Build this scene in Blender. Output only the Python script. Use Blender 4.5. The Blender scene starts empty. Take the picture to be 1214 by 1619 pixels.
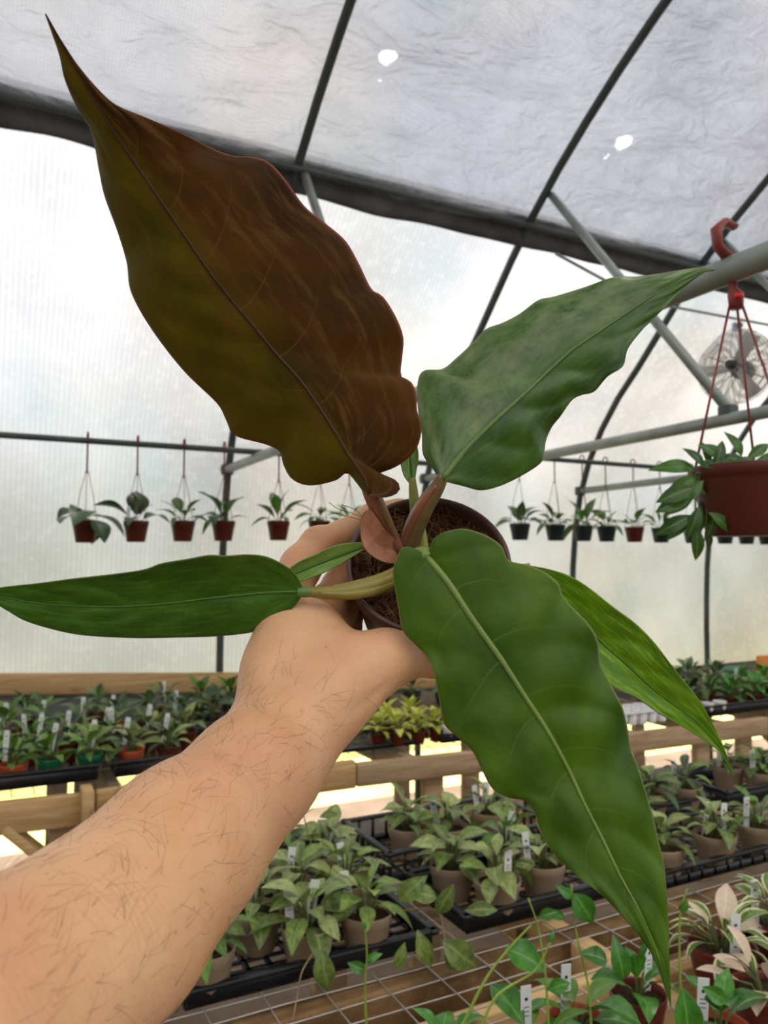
import bpy, math, random
import numpy as np
from mathutils import Vector, Matrix, noise as mnoise
SC = bpy.context.scene
COL = SC.collection
R = math.radians
# ------------------------------------------------------------------ camera
F_PX = 1216.0; W_PX, H_PX = 1214, 1619
YAW = R(27); PITCH = math.atan((888 - 809.5) / F_PX)
CAM = np.array([0.0, 0.0, 1.5])
VD = np.array([math.sin(YAW) * math.cos(PITCH), math.cos(YAW) * math.cos(PITCH), math.sin(PITCH)])
VR = np.array([math.cos(YAW), -math.sin(YAW), 0.0])
VU = np.cross(VR, VD)
cd = bpy.data.cameras.new('camera'); cam = bpy.data.objects.new('camera', cd); COL.objects.link(cam)
cam.matrix_world = Matrix(((VR[0], VU[0], -VD[0], CAM[0]), (VR[1], VU[1], -VD[1], CAM[1]), (VR[2], VU[2], -VD[2], CAM[2]), (0, 0, 0, 1)))
cd.sensor_fit = 'VERTICAL'; cd.sensor_height = 24; cd.lens = F_PX / H_PX * 24
cd.clip_start = 0.02; cd.clip_end = 300
cd.dof.use_dof = True; cd.dof.focus_distance = 0.49; cd.dof.aperture_fstop = cd.lens / 2.1
SC.camera = cam
# ------------------------------------------------------------------ light
wd = bpy.data.worlds.new('sky'); SC.world = wd; wd.use_nodes = True
nt = wd.node_tree; nt.nodes.clear()
def _n(t, kind, **kw):
    n = t.nodes.new(kind)
    for k, v in kw.items(): setattr(n, k, v)
    return n
o_ = _n(nt, 'ShaderNodeOutputWorld'); bg = _n(nt, 'ShaderNodeBackground')
tc = _n(nt, 'ShaderNodeTexCoord'); nz = _n(nt, 'ShaderNodeTexNoise'); rp = _n(nt, 'ShaderNodeValToRGB')
nz.inputs['Scale'].default_value = 2.6; nz.inputs['Detail'].default_value = 4; nz.inputs['Roughness'].default_value = .55
nt.links.new(tc.outputs['Generated'], nz.inputs['Vector']); nt.links.new(nz.outputs['Fac'], rp.inputs['Fac'])
rp.color_ramp.elements[0].position = .42; rp.color_ramp.elements[0].color = (.28, .52, 1.0, 1)
rp.color_ramp.elements[1].position = .56; rp.color_ramp.elements[1].color = (1.0, .97, .93, 1)
nt.links.new(rp.outputs['Color'], bg.inputs['Color']); bg.inputs['Strength'].default_value = .86
nt.links.new(bg.outputs[0], o_.inputs[0])
sl = bpy.data.lights.new('sun', 'SUN'); sl.energy = 9.5; sl.angle = R(1.5); sl.color = (1.0, .93, .82)
sun = bpy.data.objects.new('sun', sl); COL.objects.link(sun)
sun.rotation_euler = Vector((-.42, -.10, -1.0)).to_track_quat('-Z', 'Y').to_euler()
vs = SC.view_settings; vs.view_transform = 'Standard'; vs.look = 'None'; vs.gamma = 1.0; vs.use_curve_mapping = False
vs.exposure = 0.36
cy = SC.cycles; cy.use_denoising = True; cy.max_bounces = 8; cy.diffuse_bounces = 4; cy.transmission_bounces = 6
cy.transparent_max_bounces = 10; cy.caustics_reflective = False; cy.sample_clamp_indirect = 4

# ------------------------------------------------------------------ helpers
def ray(x, y): return VD + VR * (x - 607) / F_PX - VU * (y - 809.5) / F_PX
def at(x, y, d): return CAM + ray(x, y) * d
def onX(x, y, X): v = ray(x, y); return CAM + v * (X / v[0])
def onY(x, y, Y): v = ray(x, y); return CAM + v * (Y / v[1])
def onZ(x, y, Z): v = ray(x, y); return CAM + v * ((Z - 1.5) / v[2])
def colX(x, Y): return Y * math.tan(math.atan((x - 607) / F_PX) + YAW)
def mesh(name, v, f, smooth=True, mats=()):
    m = bpy.data.meshes.new(name); m.from_pydata([tuple(map(float, p)) for p in v], [], f)
    if smooth: m.polygons.foreach_set('use_smooth', [True] * len(m.polygons))
    for a in mats: m.materials.append(a)
    m.update(); return m
def link(name, data, parent=None, loc=None):
    o = bpy.data.objects.new(name, data); COL.objects.link(o)
    if parent is not None: o.parent = parent
    if loc is not None: o.location = tuple(map(float, loc))
    return o
def tag(o, label=None, cat=None, group=None, kind=None):
    if label: o['label'] = label
    if cat: o['category'] = cat
    if group: o['group'] = group
    if kind: o['kind'] = kind
    return o
def thing(name, label, cat, loc=(0, 0, 0), group=None):
    return tag(link(name, None, None, loc), label, cat, group)
class MB:
    def __init__(s): s.v = []; s.f = []
    def add(s, v, f):
        b = len(s.v); s.v += [tuple(map(float, p)) for p in v]; s.f += [tuple(i + b for i in q) for q in f]; return s
    def box(s, c, size, rot=None, bev=0.0):
        c = np.array(c, float); h = np.array(size, float) / 2
        if bev <= 0:
            v = [np.array((x, y, z)) * h for x in (-1, 1) for y in (-1, 1) for z in (-1, 1)]
            f = [(0, 1, 3, 2), (4, 6, 7, 5), (0, 4, 5, 1), (2, 3, 7, 6), (0, 2, 6, 4), (1, 5, 7, 3)]
        else:
            import bmesh
            bm = bmesh.new(); bmesh.ops.create_cube(bm, size=1.0)
            for q in bm.verts: q.co = Vector(np.array(q.co) * 2 * h)
            bmesh.ops.bevel(bm, geom=list(bm.edges), offset=bev, segments=1, affect='EDGES', profile=.5)
            bm.verts.index_update(); v = [np.array(q.co) for q in bm.verts]; f = [tuple(q.index for q in g.verts) for g in bm.faces]; bm.free()
        if rot is not None: M = np.array(rot); v = [M @ p for p in v]
        return s.add([p + c for p in v], f)
    def beam(s, a, b, w, h, up=(0, 0, 1), bev=0.003):
        a = np.array(a, float); b = np.array(b, float); L = np.linalg.norm(b - a); x = (b - a) / L
        y = np.cross(np.array(up, float), x); y /= np.linalg.norm(y); z = np.cross(x, y)
        return s.box((a + b) / 2, (L, w, h), np.stack([x, y, z], 1), bev)
    def tube(s, pts, rad, n=8, cap=True, flat=1.0):
        P = np.array(pts, float); m = len(P); rad = np.broadcast_to(np.array(rad, float), (m,))
        T = np.gradient(P, axis=0); T /= np.linalg.norm(T, axis=1)[:, None] + 1e-12
        a = np.array((0, 0, 1.0)) if abs(T[0][2]) < .9 else np.array((1.0, 0, 0))
        N = a - T[0] * (a @ T[0]); N /= np.linalg.norm(N); v = []
        for i in range(m):
            N = N - T[i] * (N @ T[i]); N /= np.linalg.norm(N); B = np.cross(T[i], N)
            for k in range(n):
                t = 2 * math.pi * k / n; v.append(P[i] + rad[i] * (math.cos(t) * N + flat * math.sin(t) * B))
        f = [(i * n + k, i * n + (k + 1) % n, (i + 1) * n + (k + 1) % n, (i + 1) * n + k) for i in range(m - 1) for k in range(n)]
        if cap: f += [tuple(range(n - 1, -1, -1)), tuple((m - 1) * n + k for k in range(n))]
        return s.add(v, f)
    def lathe(s, prof, n=24):
        m = len(prof)
        v = [(r * math.cos(2 * math.pi * k / n), r * math.sin(2 * math.pi * k / n), z) for r, z in prof for k in range(n)]
        f = [(i * n + k, i * n + (k + 1) % n, (i + 1) * n + (k + 1) % n, (i + 1) * n + k) for i in range(m - 1) for k in range(n)]
        return s.add(v, f)
    def obj(s, name, mat, parent=None, loc=None, smooth=True):
        return link(name, mesh(name, s.v, s.f, smooth, [mat]), parent, loc)
    def data(s, name, mat, smooth=True): return mesh(name, s.v, s.f, smooth, [mat])
def catmull(P, n):
    P = np.array(P, float); Q = np.vstack([2 * P[0] - P[1], P, 2 * P[-1] - P[-2]]); out = []
    for i in range(1, len(Q) - 2):
        t = np.linspace(0, 1, 12, endpoint=False)[:, None]
        a, b, c, d = Q[i - 1], Q[i], Q[i + 1], Q[i + 2]
        out.append(.5 * (2 * b + (c - a) * t + (2 * a - 5 * b + 4 * c - d) * t ** 2 + (3 * b - a - 3 * c + d) * t ** 3))
    D = np.vstack(out + [P[-1:]])
    s = np.concatenate([[0], np.cumsum(np.linalg.norm(np.diff(D[:, :2] if D.shape[1] > 3 else D, axis=0), axis=1))]); s /= s[-1]
    q = np.linspace(0, 1, n)
    return np.stack([np.interp(q, s, D[:, k]) for k in range(D.shape[1])], 1)

# ------------------------------------------------------------------ materials
def newmat(name):
    m = bpy.data.materials.new(name); m.use_nodes = True; t = m.node_tree; t.nodes.clear()
    out = _n(t, 'ShaderNodeOutputMaterial'); return m, t, out
def val(t, sock, v):
    if isinstance(v, bpy.types.NodeSocket): t.links.new(v, sock)
    else: sock.default_value = v
def mixc(t, fac, a, b, mode='MIX'):
    n = _n(t, 'ShaderNodeMix', data_type='RGBA', blend_type=mode)
    val(t, n.inputs[0], fac); val(t, n.inputs[6], a if isinstance(a, bpy.types.NodeSocket) else (*a, 1)); val(t, n.inputs[7], b if isinstance(b, bpy.types.NodeSocket) else (*b, 1))
    return n.outputs[2]
def ramp(t, fac, p0, p1, c0=(0, 0, 0), c1=(1, 1, 1)):
    n = _n(t, 'ShaderNodeValToRGB'); e = n.color_ramp.elements
    e[0].position = p0; e[1].position = p1; e[0].color = (*c0, 1); e[1].color = (*c1, 1); val(t, n.inputs[0], fac); return n.outputs[0]
def math_(t, op, a, b=0.0):
    n = _n(t, 'ShaderNodeMath', operation=op); val(t, n.inputs[0], a); val(t, n.inputs[1], b); return n.outputs[0]
def noise(t, scale, detail=3, vec=None, out='Fac', rough=.5, dist=0.0):
    n = _n(t, 'ShaderNodeTexNoise'); n.inputs['Scale'].default_value = scale; n.inputs['Detail'].default_value = detail
    n.inputs['Roughness'].default_value = rough; n.inputs['Distortion'].default_value = dist
    if vec is not None: t.links.new(vec, n.inputs['Vector'])
    return n.outputs[out]
def coords(t, which='Object', scale=(1, 1, 1), rot=(0, 0, 0)):
    c = _n(t, 'ShaderNodeTexCoord'); m = _n(t, 'ShaderNodeMapping'); m.inputs['Scale'].default_value = scale; m.inputs['Rotation'].default_value = rot
    t.links.new(c.outputs[which], m.inputs[0]); return m.outputs[0]
def bump(t, h, strength, dist):
    n = _n(t, 'ShaderNodeBump'); n.inputs['Strength'].default_value = strength; n.inputs['Distance'].default_value = dist
    t.links.new(h, n.inputs['Height']); return n.outputs[0]
def pbr(t, col, rough=.5, spec=.5, metal=0.0, normal=None, **kw):
    b = _n(t, 'ShaderNodeBsdfPrincipled'); val(t, b.inputs['Base Color'], col if isinstance(col, bpy.types.NodeSocket) else (*col, 1))
    val(t, b.inputs['Roughness'], rough); b.inputs['Specular IOR Level'].default_value = spec; b.inputs['Metallic'].default_value = metal
    if normal is not None: t.links.new(normal, b.inputs['Normal'])
    for k, v in kw.items(): b.inputs[k].default_value = v
    return b.outputs[0]
def simple(name, col, rough=.5, spec=.5, metal=0.0, var=.25, scale=14, bmp=0.0, which='Object', col2=None):
    m, t, o = newmat(name); v = coords(t, which); n = noise(t, scale, 4, v)
    c2 = col2 or tuple(max(0, x * (1 - var)) for x in col); c1 = col if col2 else tuple(min(1, x * (1 + var)) for x in col)
    c = ramp(t, n, .3, .7, c2, c1)
    nm = bump(t, noise(t, scale * 6, 3, v), bmp, .002) if bmp else None
    t.links.new(pbr(t, c, rough, spec, metal, nm), o.inputs[0]); return m
def wood(name, light, dark, axis_scale=(1.2, 22, 22), grime=0.0):
    m, t, o = newmat(name); v = coords(t, 'Object', axis_scale)
    g = noise(t, 2.2, 6, v, rough=.65, dist=.6); c = ramp(t, g, .32, .68, dark, light)
    if grime:
        k = ramp(t, noise(t, 9, 5, coords(t), rough=.7), .5 - grime * .3, .62, (0, 0, 0), (1, 1, 1)); c = mixc(t, k, c, (.10, .055, .02))
    kn = ramp(t, noise(t, 3.0, 1, coords(t, 'Object', (1, 2.5, 2.5))), .69, .74); c = mixc(t, kn, c, tuple(x * .35 for x in dark))
    t.links.new(pbr(t, c, .75, .2, 0, bump(t, g, .25, .002)), o.inputs[0]); return m
def leafmat(name, base, mid, edge=None, dark=None, rough=.38, trans=.18, edge_w=.0, rnd=.35, spec=.5, speck=None):
    """leaf with UV x across (0..1, midrib .5) and y along"""
    m, t, o = newmat(name); u = _n(t, 'ShaderNodeUVMap'); s = _n(t, 'ShaderNodeSeparateXYZ'); t.links.new(u.outputs[0], s.inputs[0])
    a = math_(t, 'MULTIPLY', math_(t, 'ABSOLUTE', math_(t, 'SUBTRACT', s.outputs[0], .5)), 2.0)
    oi = _n(t, 'ShaderNodeObjectInfo'); v = coords(t, 'UV', (1, 2.2, 1))
    ofs = _n(t, 'ShaderNodeVectorMath', operation='ADD'); t.links.new(v, ofs.inputs[0]); t.links.new(oi.outputs['Random'], ofs.inputs[1])
    n = noise(t, 3.0, 3, ofs.outputs[0])
    c = ramp(t, n, .3, .72, dark or tuple(x * .62 for x in base), base)
    if speck: c = mixc(t, ramp(t, noise(t, 26, 2, ofs.outputs[0]), .60, .68), c, speck)
    if edge is not None: c = mixc(t, ramp(t, math_(t, 'ADD', a, math_(t, 'MULTIPLY', math_(t, 'SUBTRACT', n, .5), .5)), edge_w, edge_w + .1), c, edge)
    hs = _n(t, 'ShaderNodeHueSaturation'); t.links.new(c, hs.inputs['Color'])
    hs.inputs['Hue'].default_value = .5
    val(t, hs.inputs['Value'], math_(t, 'ADD', math_(t, 'MULTIPLY', oi.outputs['Random'], rnd * 2), 1 - rnd)); c = hs.outputs[0]
    c = mixc(t, ramp(t, a, .03, .10, (1, 1, 1), (0, 0, 0)), c, mid)
    p = pbr(t, c, rough, spec); tr = _n(t, 'ShaderNodeBsdfTranslucent'); t.links.new(c, tr.inputs[0])
    mx = _n(t, 'ShaderNodeMixShader'); mx.inputs[0].default_value = trans; t.links.new(p, mx.inputs[1]); t.links.new(tr.outputs[0], mx.inputs[2])
    t.links.new(mx.outputs[0], o.inputs[0]); return m

def film_mat(name, trans=.62, seen=.30, tint=(.93, .95, .95), lines=True, lo=.62):
    m, t, o = newmat(name); v = coords(t, 'Object')
    st = ramp(t, noise(t, .75, 4, coords(t, 'Object', (1, 1, .8)), rough=.55), .34, .66, tuple(x * lo for x in tint), tint)
    st = mixc(t, ramp(t, noise(t, 1.1, 3, coords(t, 'Object', (1.1, 1, .9), (0, 0, 2))), .54, .72, (0, 0, 0), (.8, .8, .8)), st, (tint[0] * .62, tint[1] * .74, tint[2] * .74))   # broad teal-grey patches
    sv = noise(t, 6.0, 4, coords(t, 'Object', (1.0, .12, .12)), rough=.7)                      # drip streaks running down the hoops
    st = mixc(t, ramp(t, sv, .5, .75, (0, 0, 0), (.35, .35, .35)), st, tuple(x * .75 for x in tint))
    st = mixc(t, ramp(t, noise(t, 28, 2, v), .5, .75, (0, 0, 0), (.25, .25, .25)), st, tuple(min(1, x * 1.15) for x in tint))
    st = mixc(t, ramp(t, noise(t, .6, 2, coords(t, 'Object', (1, 1, 1), (1, 0, 0))), .46, .60, (0, 0, 0), (.8, .8, .8)), st, mixc(t, 1.0, st, (1.10, 1.02, .92), 'MULTIPLY'))
    if lines:   # woven ribs of the reinforced film run round the hoops
        w = _n(t, 'ShaderNodeTexWave', wave_type='BANDS', bands_direction='X'); w.inputs['Scale'].default_value = 13.0; w.inputs['Distortion'].default_value = .5; w.inputs['Detail'].default_value = 2
        t.links.new(v, w.inputs[0]); st = mixc(t, ramp(t, w.outputs['Fac'], .1, .9, (.22, .22, .22), (0, 0, 0)), st, tuple(x * .5 for x in tint))
    tl = _n(t, 'ShaderNodeBsdfTranslucent'); t.links.new(st, tl.inputs[0])
    df = _n(t, 'ShaderNodeBsdfDiffuse'); t.links.new(st, df.inputs[0])
    rf = _n(t, 'ShaderNodeBsdfRefraction'); rf.inputs['IOR'].default_value = 1.12; rf.inputs['Roughness'].default_value = .55; t.links.new(st, rf.inputs[0])
    a = _n(t, 'ShaderNodeMixShader'); a.inputs[0].default_value = trans; t.links.new(df.outputs[0], a.inputs[1]); t.links.new(tl.outputs[0], a.inputs[2])
    b = _n(t, 'ShaderNodeMixShader'); b.inputs[0].default_value = seen; t.links.new(a.outputs[0], b.inputs[1]); t.links.new(rf.outputs[0], b.inputs[2])
    t.links.new(b.outputs[0], o.inputs[0]); return m
M = {}
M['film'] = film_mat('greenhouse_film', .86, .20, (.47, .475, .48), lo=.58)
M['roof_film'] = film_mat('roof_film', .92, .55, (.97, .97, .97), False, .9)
PROF0 = [(4.2, 0.0), (4.2, .5), (4.2, 1.0), (4.165, 1.6), (4.06, 2.05), (3.82, 2.45), (3.5, 2.76), (3.06, 3.19), (2.65, 3.49), (2.14, 3.77), (1.4, 4.06), (.6, 4.26), (-.3, 4.33)]
PROF = catmull(PROF0, 60); RIDGE = -.3
PROFALL = np.vstack([PROF, (np.stack([2 * RIDGE - PROF[:, 0], PROF[:, 1]], 1))[::-1][1:]])
def prof_off(off):
    d = np.gradient(PROFALL, axis=0); d /= np.linalg.norm(d, axis=1)[:, None]
    return PROFALL + off * np.stack([d[:, 1], -d[:, 0]], 1)
def on_roof(x, y):
    best = None
    for s in np.linspace(1.5, 7, 2200):
        p = CAM + ray(x, y) * s
        z = np.interp(p[1], PROF[::-1, 0], PROF[::-1, 1])
        if p[2] >= z: return p
    return p
def shade_mat():
    m, t, o = newmat('knit_shade_cloth'); v = coords(t, 'Object')
    st = ramp(t, noise(t, 1.3, 6, v, rough=.62), .3, .7, (.15, .155, .17), (.37, .37, .385))
    for (sc, di, ds, dsc) in ((74, 'X', 7.0, .22), (92, 'Y', 16.0, .20)):   # knit rows: two crossing yarn directions
        w = _n(t, 'ShaderNodeTexWave', wave_type='BANDS', bands_direction=di); w.inputs['Scale'].default_value = sc / 3.0; w.inputs['Distortion'].default_value = ds
        w.inputs['Detail'].default_value = 1.5; w.inputs['Detail Scale'].default_value = dsc; t.links.new(v, w.inputs[0])
        st = mixc(t, ramp(t, w.outputs['Fac'], .15, .8, (.42, .42, .42), (0, 0, 0)), st, (.22, .22, .23))
    tl = _n(t, 'ShaderNodeBsdfTranslucent'); t.links.new(st, tl.inputs[0])
    df = _n(t, 'ShaderNodeBsdfDiffuse'); t.links.new(st, df.inputs[0])
    tp = _n(t, 'ShaderNodeBsdfTransparent'); t.links.new(st, tp.inputs[0])
    rg = _n(t, 'ShaderNodeTexNoise', noise_type='RIDGED_MULTIFRACTAL'); rg.inputs['Scale'].default_value = 1.9; rg.inputs['Detail'].default_value = 3; t.links.new(coords(t, 'Object', (.8, 1.6, 1.2), (0, 0, .6)), rg.inputs['Vector'])
    cr = ramp(t, rg.outputs['Fac'], .35, .95); st = mixc(t, math_(t, 'MULTIPLY', cr, .28), st, (.85, .85, .85))
    hh = math_(t, 'ADD', math_(t, 'ADD', cr, noise(t, 4, 5, coords(t, 'Object', (1, 2.4, 1)), rough=.6, dist=1.2)), math_(t, 'MULTIPLY', noise(t, 14, 3, coords(t, 'Object', (1, 2, 1))), .3))
    for sh in (tl, df): t.links.new(st, sh.inputs[0])
    t.links.remove(tp.inputs[0].links[0]); tp.inputs[0].default_value = (.85, .85, .86, 1)
    bm = bump(t, hh, .9, .06); t.links.new(bm, tl.inputs['Normal']); t.links.new(bm, df.inputs['Normal'])
    a = _n(t, 'ShaderNodeMixShader'); a.inputs[0].default_value = .75; t.links.new(df.outputs[0], a.inputs[1]); t.links.new(tl.outputs[0], a.inputs[2])
    b = _n(t, 'ShaderNodeMixShader'); lw = _n(t, 'ShaderNodeLayerWeight'); t.links.new(bm, lw.inputs['Normal'])   # a knit looks denser where it folds away
    t.links.new(ramp(t, lw.outputs['Facing'], .15, .80, (.23, .23, .23), (.04, .04, .04)), b.inputs[0]); t.links.new(a.outputs[0], b.inputs[1]); t.links.new(tp.outputs[0], b.inputs[2])
    fac = None   # worn holes through the cloth
    wob = _n(t, 'ShaderNodeVectorMath', operation='MULTIPLY_ADD'); nn = noise(t, 18, 2, v, 'Color'); t.links.new(nn, wob.inputs[0]); wob.inputs[1].default_value = (.05, .05, .05); t.links.new(v, wob.inputs[2])
    for (hx, hy), r in (((615, 93), .040), ((985, 227), .046), ((959, 254), .030), ((605, 130), .018)):
        q = on_roof(hx, hy) + .025; d = _n(t, 'ShaderNodeVectorMath', operation='DISTANCE'); t.links.new(wob.outputs[0], d.inputs[0]); d.inputs[1].default_value = tuple(float(z) for z in q)
        k = ramp(t, math_(t, 'DIVIDE', d.outputs['Value'], r), .75, 1.0, (1, 1, 1), (0, 0, 0)); fac = k if fac is None else math_(t, 'MAXIMUM', fac, k)
    op = _n(t, 'ShaderNodeBsdfTransparent'); c = _n(t, 'ShaderNodeMixShader'); t.links.new(fac, c.inputs[0]); t.links.new(b.outputs[0], c.inputs[1]); t.links.new(op.outputs[0], c.inputs[2])
    t.links.new(c.outputs[0], o.inputs[0]); return m
M['shade'] = shade_mat()
M['skirt'] = simple('grey_woven_skirt', (.17, .185, .20), .85, .15, scale=5, var=.3)
M['hem'] = simple('folded_shade_cloth', (.085, .082, .08), .9, .1, scale=6, var=.35, bmp=.2)
M['steel'] = simple('galvanised_steel', (.27, .30, .27), .42, .5, .35, .18, 9)
M['steel_dark'] = simple('weathered_steel_hoop', (.060, .072, .066), .5, .4, .2, .25, 7)
M['wood'] = wood('pale_pine', (.66, .45, .22), (.44, .26, .10))
M['wood_new'] = wood('bright_pine', (.76, .54, .27), (.58, .37, .15))
M['wood_old'] = wood('weathered_pine', (.55, .40, .25), (.33, .21, .11))
M['wood_dirty'] = wood('soil_stained_pine', (.34, .20, .09), (.16, .085, .035), grime=.5)
M['wood_y'] = wood('pale_pine_crosswise', (.70, .48, .23), (.52, .32, .13), (22, 1.2, 22))
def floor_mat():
    m, t, o = newmat('ground_cover_with_painted_shade'); v = coords(t); s = _n(t, 'ShaderNodeSeparateXYZ'); t.links.new(v, s.inputs[0]); n = noise(t, 3, 5, v)
    c = mixc(t, ramp(t, math_(t, 'ADD', s.outputs[1], n), 2.5, 2.75), ramp(t, n, .3, .7, (.16, .115, .075), (.27, .20, .14)), ramp(t, n, .3, .7, (.50, .50, .44), (.62, .62, .55)))  # shade under the near bench painted brown, daylight at the rear painted pale
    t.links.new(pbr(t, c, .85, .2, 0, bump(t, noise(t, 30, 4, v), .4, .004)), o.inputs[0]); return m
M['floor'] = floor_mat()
M['grass'] = simple('sunlit_dry_grass', (.85, .76, .32), .95, .1, scale=2.0, col2=(.66, .62, .18), bmp=.6)
M['ground'] = simple('grey_gravel', (.25, .29, .35), .95, .1, scale=1.0, var=.2, bmp=.6)
M['wire'] = simple('galvanised_wire', (.60, .57, .52), .35, .5, .6, .1)
M['black'] = simple('black_plastic', (.012, .013, .015), .42, .45, var=.3)
M['blackpot'] = simple('black_pot_plastic', (.010, .020, .021), .5, .4, var=.3)
M['tan'] = simple('tan_pot_plastic', (.365, .265, .17), .62, .3, var=.10, scale=5)
M['red'] = simple('brick_red_plastic', (.090, .015, .006), .42, .3, var=.16, scale=6)
M['darkred'] = simple('deep_red_plastic', (.16, .016, .012), .32, .5, var=.2, scale=6)
M['orange'] = simple('terracotta_orange_plastic', (.52, .095, .035), .45, .4, var=.1)
M['green'] = simple('green_plastic', (.012, .16, .06), .4, .45, var=.15)
M['hanger_red'] = simple('red_hanger_plastic', (.22, .030, .022), .4, .5, var=.15)
M['hanger_dark'] = simple('dark_hanger_plastic', (.10, .07, .05), .5, .4, var=.2)
M['lens'] = simple('bright_red_plastic', (.75, .01, .01), .2, .6, var=.05)
M['white'] = simple('white_plastic', (.80, .80, .78), .45, .4, var=.03)
M['ink'] = simple('grey_ink', (.05, .05, .06), .7, .1, var=.05)
M['soil'] = simple('potting_soil', (.045, .027, .016), .95, .1, scale=40, var=.6, bmp=.8)
M['coir'] = simple('coir_soil', (.085, .038, .018), .95, .1, scale=120, var=.7, bmp=1.0)
M['fibre'] = simple('coir_fibre', (.26, .13, .06), .8, .2, var=.5, scale=60)
M['brownpot'] = simple('brown_nursery_pot', (.105, .050, .038), .36, .5, var=.15, scale=8)
M['stem'] = simple('green_stem', (.13, .16, .04), .5, .4, var=.25, scale=20)
M['vine'] = simple('vine_stem', (.26, .36, .05), .45, .4, var=.2, scale=20)
M['brownstem'] = simple('tan_runner_stem', (.30, .22, .11), .6, .3, var=.2, scale=20)
M['fan'] = simple('dull_grey_metal', (.42, .41, .38), .5, .4, .3, .15)
M['fan_blade'] = simple('pale_metal_blade', (.62, .60, .56), .5, .3, .1, .1)
M['fan_dark'] = simple('dark_motor_metal', (.05, .05, .045), .5, .4, .2, .2)
M['orange_board'] = simple('orange_painted_board', (.75, .25, .05), .6, .3, var=.1, scale=5)
M['teal_board'] = simple('teal_painted_board', (.10, .36, .32), .6, .3, var=.2, scale=5)
LM = {
 'hoya': leafmat('grey_green_hoya_leaf', (.25, .34, .07), (.28, .38, .13), rough=.4, dark=(.06, .12, .015), speck=(.36, .41, .17), rnd=.3),
 'hoya_pale': leafmat('silvery_green_leaf', (.42, .47, .15), (.38, .45, .17), rough=.38, dark=(.12, .19, .035), rnd=.28, speck=(.46, .52, .36)),
 'green': leafmat('mid_green_leaf', (.12, .25, .025), (.16, .30, .07), rough=.35, rnd=.35),
 'bright': leafmat('bright_green_vine_leaf', (.075, .26, .022), (.16, .38, .06), rough=.28, dark=(.025, .13, .010), rnd=.35),
 'dark': leafmat('dark_green_leaf', (.030, .085, .020), (.06, .13, .04), rough=.35, rnd=.35),
 'deep': leafmat('grey_dark_green_leaf', (.085, .16, .035), (.12, .19, .08), rough=.4, rnd=.4),
 'yellow': leafmat('lime_yellow_leaf', (.62, .62, .09), (.66, .70, .25), rough=.4, dark=(.40, .46, .05), rnd=.2),
 'varieg': leafmat('cream_edged_leaf', (.16, .29, .05), (.28, .38, .12), (.84, .80, .46), rough=.35, edge_w=.62, rnd=.2),
 'cream': leafmat('cream_pink_leaf', (.82, .70, .48), (.84, .76, .55), rough=.35, dark=(.74, .52, .42), rnd=.12),
 'hang': leafmat('glossy_hanging_leaf', (.085, .20, .025), (.18, .30, .08), rough=.3, dark=(.04, .11, .02), rnd=.4, trans=.3),
}
# ================================================================== LARGE STRUCTURE
X0, X1 = -4.2, 9.4
def shell(name, lo, hi, mat, off=.035):
    P = prof_off(off)[lo:hi]; xs = np.linspace(X0, X1, 24); mb = MB(); n = len(P)
    v = [(x, p[0], p[1]) for x in xs for p in P]
    f = [(i * n + k, i * n + k + 1, (i + 1) * n + k + 1, (i + 1) * n + k) for i in range(len(xs) - 1) for k in range(n - 1)]
    return tag(mb.add(v, f).obj(name, mat), kind='structure')
i_low = int(np.argmin(np.abs(PROFALL[:60, 1] - .42))); i_eave = int(np.argmin(np.abs(PROFALL[:60, 0] - 3.05))); n_all = len(PROFALL)
i_low = int(np.argmin(np.abs(PROFALL[:60, 1] - .66)))
shell('wall_back', i_low, i_eave + 1, M['film'])
shell('ceiling', i_eave, n_all - i_eave, M['roof_film'])
shell('wall_front', n_all - i_eave - 1, n_all, M['film'])
for nm, x in (('wall_left', X0), ('wall_right', X1)):
    P = prof_off(.035); c = (x, RIDGE, 0)
    v = [(x, p[0], p[1]) for p in P]; tag(MB().add(v, [tuple(range(len(v)))]).obj(nm, M['film'], smooth=False), kind='structure')
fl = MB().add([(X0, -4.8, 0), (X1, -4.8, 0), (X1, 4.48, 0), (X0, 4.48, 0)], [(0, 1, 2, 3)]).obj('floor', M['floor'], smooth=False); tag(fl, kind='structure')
gr = MB().add([(-90, -90, -.03), (90, -90, -.03), (90, 90, -.03), (-90, 90, -.03)], [(0, 1, 2, 3)]).obj('ground', M['ground'], smooth=False); tag(gr, kind='structure')
bb = MB().beam((-3, 4.15, .885 + .22), (1.3, 4.15, .84), .04, .10).beam((1.3, 4.15, .84), (6.6, 4.15, .52), .04, .10)
tag(bb.obj('baseboard_back', M['wood']), kind='structure')
tag(MB().add([(-14, 4.46, -.02), (20, 4.46, -.02), (20, 7.2, -.02), (-14, 7.2, -.02)], [(0, 1, 2, 3)]).obj('grass_strip', M['grass'], smooth=False), kind='structure')
sk = [(x, 4.225 + .008 * math.sin(x * 9) + (.004 if z < .5 else 0), z) for x in np.linspace(-4, 9.2, 120) for z in (.40, .55, .70, 1.0 - .055 * max(0, x) - .12)]
o = MB().add(sk, [(i * 4 + k, i * 4 + k + 1, i * 4 + k + 5, i * 4 + k + 4) for i in range(119) for k in range(3)]).obj('skirt_curtain', M['skirt'])
tag(o, 'grey woven skirt hanging below the wooden wall board', 'curtain')
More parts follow.
